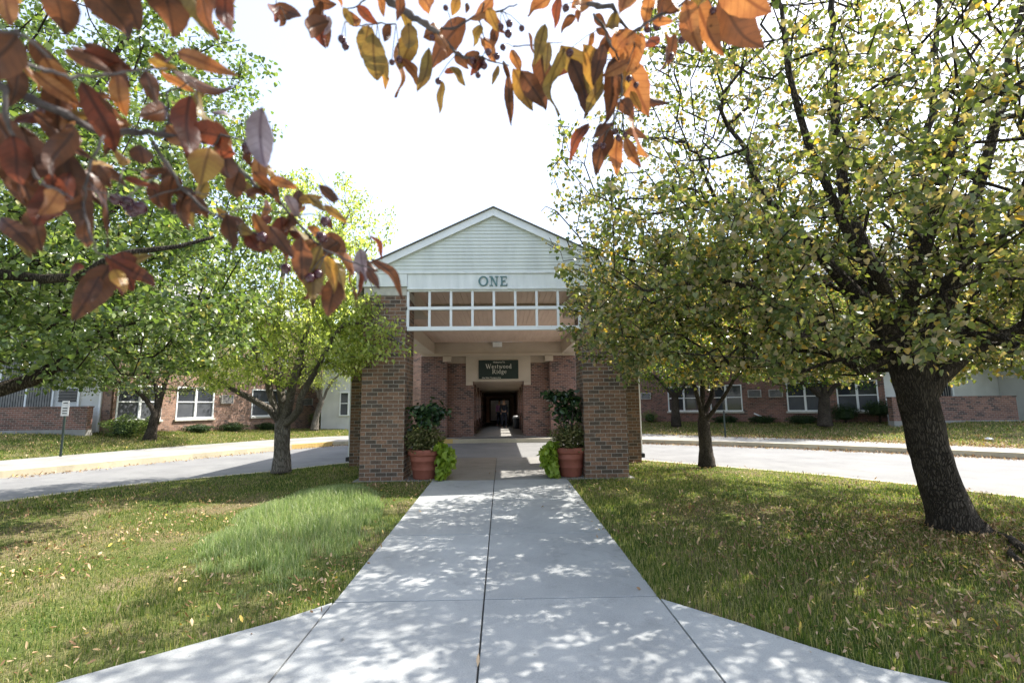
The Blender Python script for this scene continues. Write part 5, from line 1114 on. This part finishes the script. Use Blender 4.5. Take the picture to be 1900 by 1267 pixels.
def fgleaf(P0, P1, wr, col, rng, roll=None, curl=None):
    P0, P1 = np.array(P0), np.array(P1); d = P1-P0; L = np.linalg.norm(d); d /= L; view = (P0+P1)/2-np.array(CAMP); view /= np.linalg.norm(view)
    wv = np.cross(d, view); wv /= np.linalg.norm(wv)+1e-9; nv = np.cross(wv, d); a = rng.normal(0, .45) if roll is None else roll
    w2 = wv*math.cos(a)+nv*math.sin(a); n2 = -wv*math.sin(a)+nv*math.cos(a); cu = rng.uniform(-.22, .26) if curl is None else curl; fold = rng.uniform(.05, .35); tw = rng.uniform(-.9, .9); wvy = rng.uniform(.01, .07); ph = rng.random()*6
    nu, nw = 12, 6; V = []; U = []
    for i in range(nu+1):
        t = i/nu; hw = wr*.5*(math.sin(math.pi*t**.82)**.78)*(1-.25*t) if 0 < t < 1 else .004
        ta = tw*t; w3 = w2*math.cos(ta)+n2*math.sin(ta); n3 = -w2*math.sin(ta)+n2*math.cos(ta)
        for j in range(nw+1):
            u = j/nw*2-1; ser = 1+(.05 if (i % 2 and abs(u) > .99) else 0)
            p = P0+d*L*t+w3*hw*u*ser*L+n3*(fold*hw*abs(u)**1.3*L+cu*L*math.sin(math.pi*t)+wvy*L*math.sin(9*t+ph)*abs(u))
            V.append(p); U.append((u*hw, t))
    LV.append((np.array(V), U, FGK.index(col), nu, nw))
def fgbuild(name, parent):
    V = []; F = []; UV = []; MI = []; n0 = 0
    for v, U, mi, nu, nw in LV:
        V.append(v)
        for i in range(nu):
            for j in range(nw):
                q_ = (i*(nw+1)+j, i*(nw+1)+j+1, (i+1)*(nw+1)+j+1, (i+1)*(nw+1)+j); F.append([n0+k for k in q_]); UV += [U[k] for k in q_]; MI.append(mi)
        n0 += len(v)
    me = bpy.data.meshes.new(name); me.from_pydata(np.concatenate(V).tolist(), [], F); u = me.uv_layers.new(name='UVMap'); u.data.foreach_set('uv', np.array(UV, dtype=np.float32).ravel())
    me.polygons.foreach_set('material_index', MI); me.polygons.foreach_set('use_smooth', [True]*len(MI))
    for k in FGK: me.materials.append(FG[k])
    o = bpy.data.objects.new(name, me); C.objects.link(o); o.parent = parent; o.matrix_parent_inverse = Matrix.Translation(-parent.location); LV.clear(); return o
tb = Vector((-1.7, -3.7, -.09)); ct = empty('crab_apple_tree', tb, 0, 'crab apple with red and orange leaves and dark berries hanging over the camera', 'tree')
rng = np.random.default_rng(77); tw = MB()
tw.tube([tb+Vector((0, 0, -.1)), tb+Vector((.03, .02, .8)), tb+Vector((.1, .15, 1.7))], [.13, .10, .09], 12)
def P3(x_, y_, D): return atd(x_, y_, D)
DL, DT = .68, .88
# limbs from the trunk to the two sprays
tw.tube([tb+Vector((.1, .15, 1.6)), (-1.5, -2.4, 2.3), (-1.15, -1.0, 2.35), (-.85, -.1, 2.05), P3(-200, 60, .78), P3(0, 160, DL)], [.07, .05, .035, .022, .009, .0042], 9)
tw.tube([tb+Vector((.1, .15, 1.65)), (-1.2, -2.2, 3.0), (-.6, -.6, 3.1), (-.25, .3, 2.75), P3(640, -120, .95), P3(695, -20, DT)], [.08, .06, .04, .024, .010, .0056], 9)
tw.tube([(-.6, -.6, 3.1), (.1, .1, 2.9), P3(1000, -160, 1.0), P3(1085, 5, DT)], [.03, .02, .010, .007], 8)
tw.tube([(-.6, -.6, 3.1), (.5, .2, 2.9), P3(1330, -170, .9), P3(1300, -20, .82)], [.03, .02, .010, .005], 8)
tw.tube([(-.85, -.1, 2.05), P3(150, -140, .7), P3(300, -40, .66)], [.018, .009, .005], 8)
TW = []
def twig(pts, D, r0, r1):
    n = len(pts); Q = [P3(x_, y_, D+dz_) for (x_, y_), dz_ in zip(pts, np.cumsum(np.r_[0, rng.normal(0, .012, n-1)]))]
    R = np.linspace(r0, r1, n); S_ = []; RR = []
    for i in range(n-1):
        for k in range(4):
            S_.append(Q[i].lerp(Q[i+1], k/4)+Vector(rng.normal(0, .0007, 3))); RR.append((R[i]*(1-k/4)+R[i+1]*k/4)*(1.35 if k == 0 and i else 1))
    S_.append(Q[-1]); RR.append(R[-1]); tw.tube(S_, [q_*.66 for q_ in RR], 8); TW.append((pts, D, Q))
twig([(0, 160), (60, 185), (125, 215), (190, 248), (250, 245), (300, 250), (350, 258), (400, 266)], DL, .0065, .0035)
twig([(400, 266), (440, 310), (475, 345), (515, 370), (540, 400), (575, 440), (610, 468), (650, 485), (692, 500)], DL+.01, .0034, .0014)
twig([(283, 262), (310, 305), (340, 350), (375, 385), (410, 405), (450, 425), (490, 440), (530, 470)], DL-.02, .003, .0014)
twig([(410, 400), (440, 388), (480, 385), (520, 395), (548, 400)], DL-.02, .0015, .0012)
twig([(300, 250), (311, 225), (313, 190), (306, 172), (330, 165), (352, 150)], DL+.02, .0022, .001)
twig([(400, 265), (410, 250), (450, 262), (470, 275), (500, 300)], DL, .0018, .001)
twig([(0, 110), (50, 120), (85, 130), (130, 145), (200, 140), (260, 130), (310, 128)], DL-.06, .003, .0012)
twig([(0, 60), (30, 62), (60, 75), (95, 110)], DL-.1, .003, .0015)
twig([(75, 340), (110, 355), (135, 370)], DL-.1, .0014, .001)
twig([(10, 170), (10, 220), (25, 260), (70, 330), (100, 360)], DL-.06, .003, .0015)
twig([(150, 370), (165, 430), (180, 470), (205, 478)], DL-.05, .0018, .001)
twig([(190, 250), (170, 300), (160, 350), (155, 390)], DL-.04, .002, .0014)
twig([(230, 310), (290, 330), (345, 355), (390, 360)], DL+.03, .0016, .001)
twig([(690, -30), (725, 5), (760, 28), (790, 45), (815, 62)], DT, .0085, .0055)
twig([(815, 62), (830, 80), (848, 100), (862, 108), (895, 106), (905, 113), (945, 122)], DT, .004, .0013)
twig([(800, 50), (840, 55), (880, 30), (930, 20), (960, 8)], DT+.02, .003, .0015)
twig([(950, 86), (1000, 84), (1045, 78)], DT+.03, .0018, .001)
twig([(1085, 5), (1110, 12), (1135, 10), (1150, 38), (1170, 60)], DT-.02, .006, .003)
twig([(1100, 25), (1120, 50), (1130, 75), (1152, 120), (1155, 170), (1142, 215), (1132, 238)], DT-.02, .003, .0016)
twig([(1170, 60), (1185, 55), (1220, 30), (1250, 20), (1300, -20)], DT-.04, .003, .0025)
twig([(1180, 62), (1175, 90), (1165, 120)], DT-.03, .0014, .001)
twig([(575, -20), (583, 10), (590, 25), (600, 35)], DT+.1, .0016, .001)
twig([(640, 20), (665, 10), (690, -10)], DT+.05, .0012, .002)
twig([(640, 40), (660, 48), (700, 45), (735, 45)], DT+.04, .001, .0018)
twig([(515, -10), (512, 8), (507, 20), (520, 12), (533, 38)], DT+.1, .0013, .0008)
twig([(900, 5), (890, 40), (896, 60), (905, 100)], DT, .002, .001)
tk = tw.build('trunk', M['twig'], ct, smooth=True); tk.matrix_parent_inverse = Matrix.Translation(-tb)
LEFT = """150 -40 240 75 .8 b;300 -45 320 72 .95 b;225 -30 260 60 .8 b;340 -30 395 72 .7 v;370 -40 400 75 .7 b;415 -25 436 64 .5 r;100 -20 120 68 .8 b;0 -30 22 52 .6 o;10 72 62 112 .5 g;60 72 112 150 .6 b;
275 112 330 128 .5 y;318 130 452 148 .38 b;330 100 445 142 .34 o;155 95 248 132 .5 r;200 122 246 165 .6 b;118 92 210 138 .45 b;85 110 140 205 .5 o;105 128 108 262 .45 b;60 205 182 298 .34 b;75 215 178 300 .3 r;
150 150 212 285 .42 r;185 178 272 242 .42 b;165 190 240 230 .4 o;40 232 60 345 .6 b;5 245 42 378 .62 b;30 250 88 330 .5 v;112 268 168 452 .36 b;100 280 195 460 .3 b;62 385 82 470 .5 b;97 322 68 420 .62 r;128 320 100 402 .5 r;0 402 70 474 .42 b;
352 178 362 300 .56 r;350 250 348 300 .5 r;388 272 372 346 .85 y;488 198 492 312 .56 g;392 208 438 224 .5 g;258 268 268 306 .9 b;310 300 300 335 .6 b;185 308 206 350 .7 b;400 225 430 290 .5 o;
145 487 128 515 .8 r;192 470 288 536 .36 r;225 466 248 542 .7 r;208 490 134 596 .55 b;212 500 232 545 .6 y;185 512 150 570 .5 b;588 342 632 372 .42 b;602 380 646 416 .4 y;556 352 550 395 .6 b;522 400 532 488 .72 r;500 420 545 480 .5 b;
570 420 602 452 .6 o;505 402 478 420 .6 r;452 442 490 470 .6 r;545 470 582 572 .45 b;560 440 560 520 .55 b;598 455 578 560 .5 v;615 475 640 560 .5 v;640 468 656 512 .6 o;668 462 678 524 .6 g;688 480 748 556 .3 b;682 500 704 537 .5 b;648 500 664 572 .38 b;
625 520 608 588 .75 b;590 470 618 545 .6 y;480 285 498 360 .5 o;470 320 520 380 .45 b;500 330 555 350 .5 o;340 350 360 425 .5 v;330 360 372 400 .4 b;280 335 300 390 .6 b;400 385 440 430 .35 y;160 320 235 345 .5 b;140 235 100 330 .5 b;20 300 70 400 .6 b;
35 130 15 200 .5 b;60 130 150 200 .45 o;210 230 190 290 .5 b;-30 60 40 130 .6 r;-20 200 50 300 .6 b;230 330 300 360 .4 r;420 395 470 460 .4 b;530 360 560 410 .5 g;470 395 500 470 .4 o;610 430 640 490 .5 b"""
TOP = """598 28 606 92 .85 r;612 40 575 60 .5 b;610 30 600 66 .6 g;618 -8 634 16 .7 o;636 14 656 50 .6 v;662 12 702 46 .6 r;690 48 664 92 .5 r;702 -12 712 32 .5 o;692 62 700 150 .62 v;735 80 736 182 .32 o;758 42 758 92 .8 v;795 88 774 172 .42 v;770 60 740 130 .6 v;865 35 800 128 .6 b;
820 150 815 212 .45 v;836 124 863 160 .5 v;852 -5 838 30 .8 y;915 -5 868 36 .6 o;920 45 914 92 .5 b;905 15 925 60 .6 y;925 122 913 158 .4 v;948 92 968 138 .5 o;942 140 950 234 .28 b;952 128 990 205 .45 y;965 130 1014 206 .5 b;1012 45 990 124 .45 v;1018 78 1012 136 .4 v;1025 -8 978 30 .6 o;
1036 -5 1030 55 .6 r;1066 28 1042 64 .6 b;1042 84 1082 222 .6 v;1050 90 1034 214 .55 v;1080 82 1104 178 .6 y;1102 60 1086 98 .5 o;1120 82 1100 160 .5 b;1140 105 1116 234 .4 b;1142 55 1172 122 .95 o;1155 112 1204 216 .6 o;1165 125 1155 182 .5 y;1176 212 1206 292 .72 o;1130 235 1104 326 .5 b;1148 250 1144 326 .45 o;
1092 228 1060 306 .42 r;1160 255 1190 312 .45 o;1205 -10 1200 54 .6 o;1232 60 1214 142 .42 b;1250 62 1240 124 .35 b;1272 0 1302 102 .5 o;1285 -10 1345 104 .45 o;1335 -5 1420 88 .72 b;1330 -30 1432 25 .7 o;1180 -20 1150 30 .7 o;1110 -25 1060 15 .7 o;1210 40 1250 40 .5 o;740 -20 735 40 .5 b;780 -15 800 30 .6 o;
1095 120 1075 180 .5 v;980 60 1000 118 .4 b;1190 60 1180 130 .5 o;1060 110 1090 215 .5 b;1120 150 1085 215 .4 v;1170 170 1190 210 .5 y;1240 -20 1225 40 .6 b;890 70 915 90 .5 o;700 90 720 150 .5 v;750 110 775 165 .5 o"""
for txt, D in ((LEFT, DL), (TOP, DT)):
    for ln in txt.replace('\n', '').split(';'):
        a = ln.split(); x0_, y0_, x1_, y1_, wr = map(float, a[:5]); dj = rng.normal(0, .035); d2 = rng.normal(0, .02)
        fgleaf(P3(x0_, y0_, D+dj), P3(x1_, y1_, D+dj+d2), wr*.84, a[5], rng, roll=rng.normal(0, .5))
        if rng.random() < (.55 if D == DL else .35):
            jx, jy, sc_ = rng.normal(0, 22), rng.normal(0, 16), rng.uniform(.5, .85); an = rng.normal(0, .6); dx_, dy_ = (x1_-x0_)*sc_, (y1_-y0_)*sc_
            fgleaf(P3(x0_+jx, y0_+jy, D+dj+.05), P3(x0_+jx+dx_*math.cos(an)-dy_*math.sin(an), y0_+jy+dx_*math.sin(an)+dy_*math.cos(an), D+dj+.05+d2), wr*.85, 'bbvorby'[rng.integers(7)], rng, roll=rng.normal(0, .7))
for pts, D, Q in TW:           # smaller leaves filling the twigs
    for k in range(len(Q)-1):
        for _ in range(1):
            if rng.random() < .45: continue
            p = Q[k].lerp(Q[k+1], rng.random()); d = Vector((rng.normal(0, .5), rng.normal(0, .5), -rng.uniform(.2, 1))).normalized()*rng.uniform(.025, .05)
            fgleaf(p, p+d, rng.uniform(.45, .65), 'bbvorob'[rng.integers(7)], rng)
for _ in range(420):           # the rest of the crown, out of the picture overhead and behind
    c = [(-1.2, -1.6, 3.2), (-.7, -.8, 3.3), (-1.5, -2.6, 3.4)][rng.integers(3)]; p = Vector(c)+Vector(rng.normal(0, .45, 3)); d = Vector((rng.normal(0, .6), rng.normal(0, .6), -rng.uniform(.2, 1))).normalized()*rng.uniform(.05, .08)
    fgleaf(p, p+d, .5, 'bborv'[rng.integers(5)], rng)
k = 0
while k < 330:  # unseen leaf cloud added overhead to shade the left spray
    p = Vector((rng.normal(.1, .42), rng.normal(.45, .35), rng.uniform(2.6, 3.7)))
    if p.z-1.6 < 1.12*p.y+.3+.25*abs(p.x): continue
    d = Vector((rng.normal(0, .6), rng.normal(0, .6), -rng.uniform(.1, .8))).normalized()*rng.uniform(.06, .09)
    if (p.z+d.z)-1.6 < 1.12*(p.y+d.y)+.2: continue
    fgleaf(p, p+d, .52, 'bborv'[rng.integers(5)], rng); k += 1
fgbuild('crown', ct)
M['berry'] = mat_noise('dark purple berry', (.03, .006, .012), (.06, .012, .02), 60, .22, .05, .001, spec=.6)
import itertools
bme = MB(); bme.lathe([(.0001, -1), (.35, -.95), (.75, -.68), (.98, -.2), (.97, .25), (.74, .68), (.35, .93), (.12, .90), (.0001, .84)], n=16); bme.tube([(0, 0, -.95), (0, 0, -1.22)], [.16, .22], 6)
bo = bme.build('berry', M['berry'], None, smooth=True); pass
BL = [(215, 370, 0), (236, 376, 0), (246, 392, 0), (260, 386, 0), (325, 388, 0), (378, 306, 0), (460, 274, 0), (486, 440, 0), (603, 411, 0), (530, 498, 0), (590, 508, 0), (466, 438, 0), (575, 515, 0), (596, 440, 0)]
BT = [(634, 73), (641, 86), (697, 96), (706, 90), (727, 116), (741, 111), (827, 15), (802, 70), (813, 151), (887, 140), (906, 97), (898, 122), (929, 50), (945, 44), (943, 63), (968, 53), (933, 88), (1050, 15), (1057, 98), (1167, 146), (1180, 158), (1142, 244), (1160, 250), (1105, 272), (1119, 271), (1148, 256), (1294, 57), (1323, 20), (1265, 75), (1244, 105), (1201, 55), (1219, 50), (877, 113), (922, 105)]
for k, b_ in enumerate([(x_, y_, DL) for x_, y_, _ in BL]+[(x_, y_, DT) for x_, y_ in BT]):
    c = P3(b_[0], b_[1], b_[2]-.015+rng.normal(0, .01)); o = bo if k == 0 else bo.copy()
    if k: C.objects.link(o)
    r_b = rng.uniform(.0042, .0062) if k >= len(BL) else rng.uniform(.0058, .0075)
    o.parent = ct; o.matrix_parent_inverse = Matrix.Translation(-tb); o.location = c; o.scale = (r_b,)*3; o.rotation_euler = (rng.normal(0, .3), rng.normal(0, .3), rng.random()*6)
    best = min((q_ for t_ in TW for q_ in t_[2]), key=lambda q_: (q_-c).length+max(0, (c.z-q_.z))*2)
    if (best-c).length < .12: sk_ = MB().tube([best, best.lerp(c, .5)+Vector((0, 0, .006)), c+Vector((0, 0, r_b*.9))], .0007, 5).build('stalk', M['twig'], o); sk_.matrix_parent_inverse = Matrix.LocRotScale(o.location, o.rotation_euler, o.scale).inverted()
bpy.context.view_layer.update()
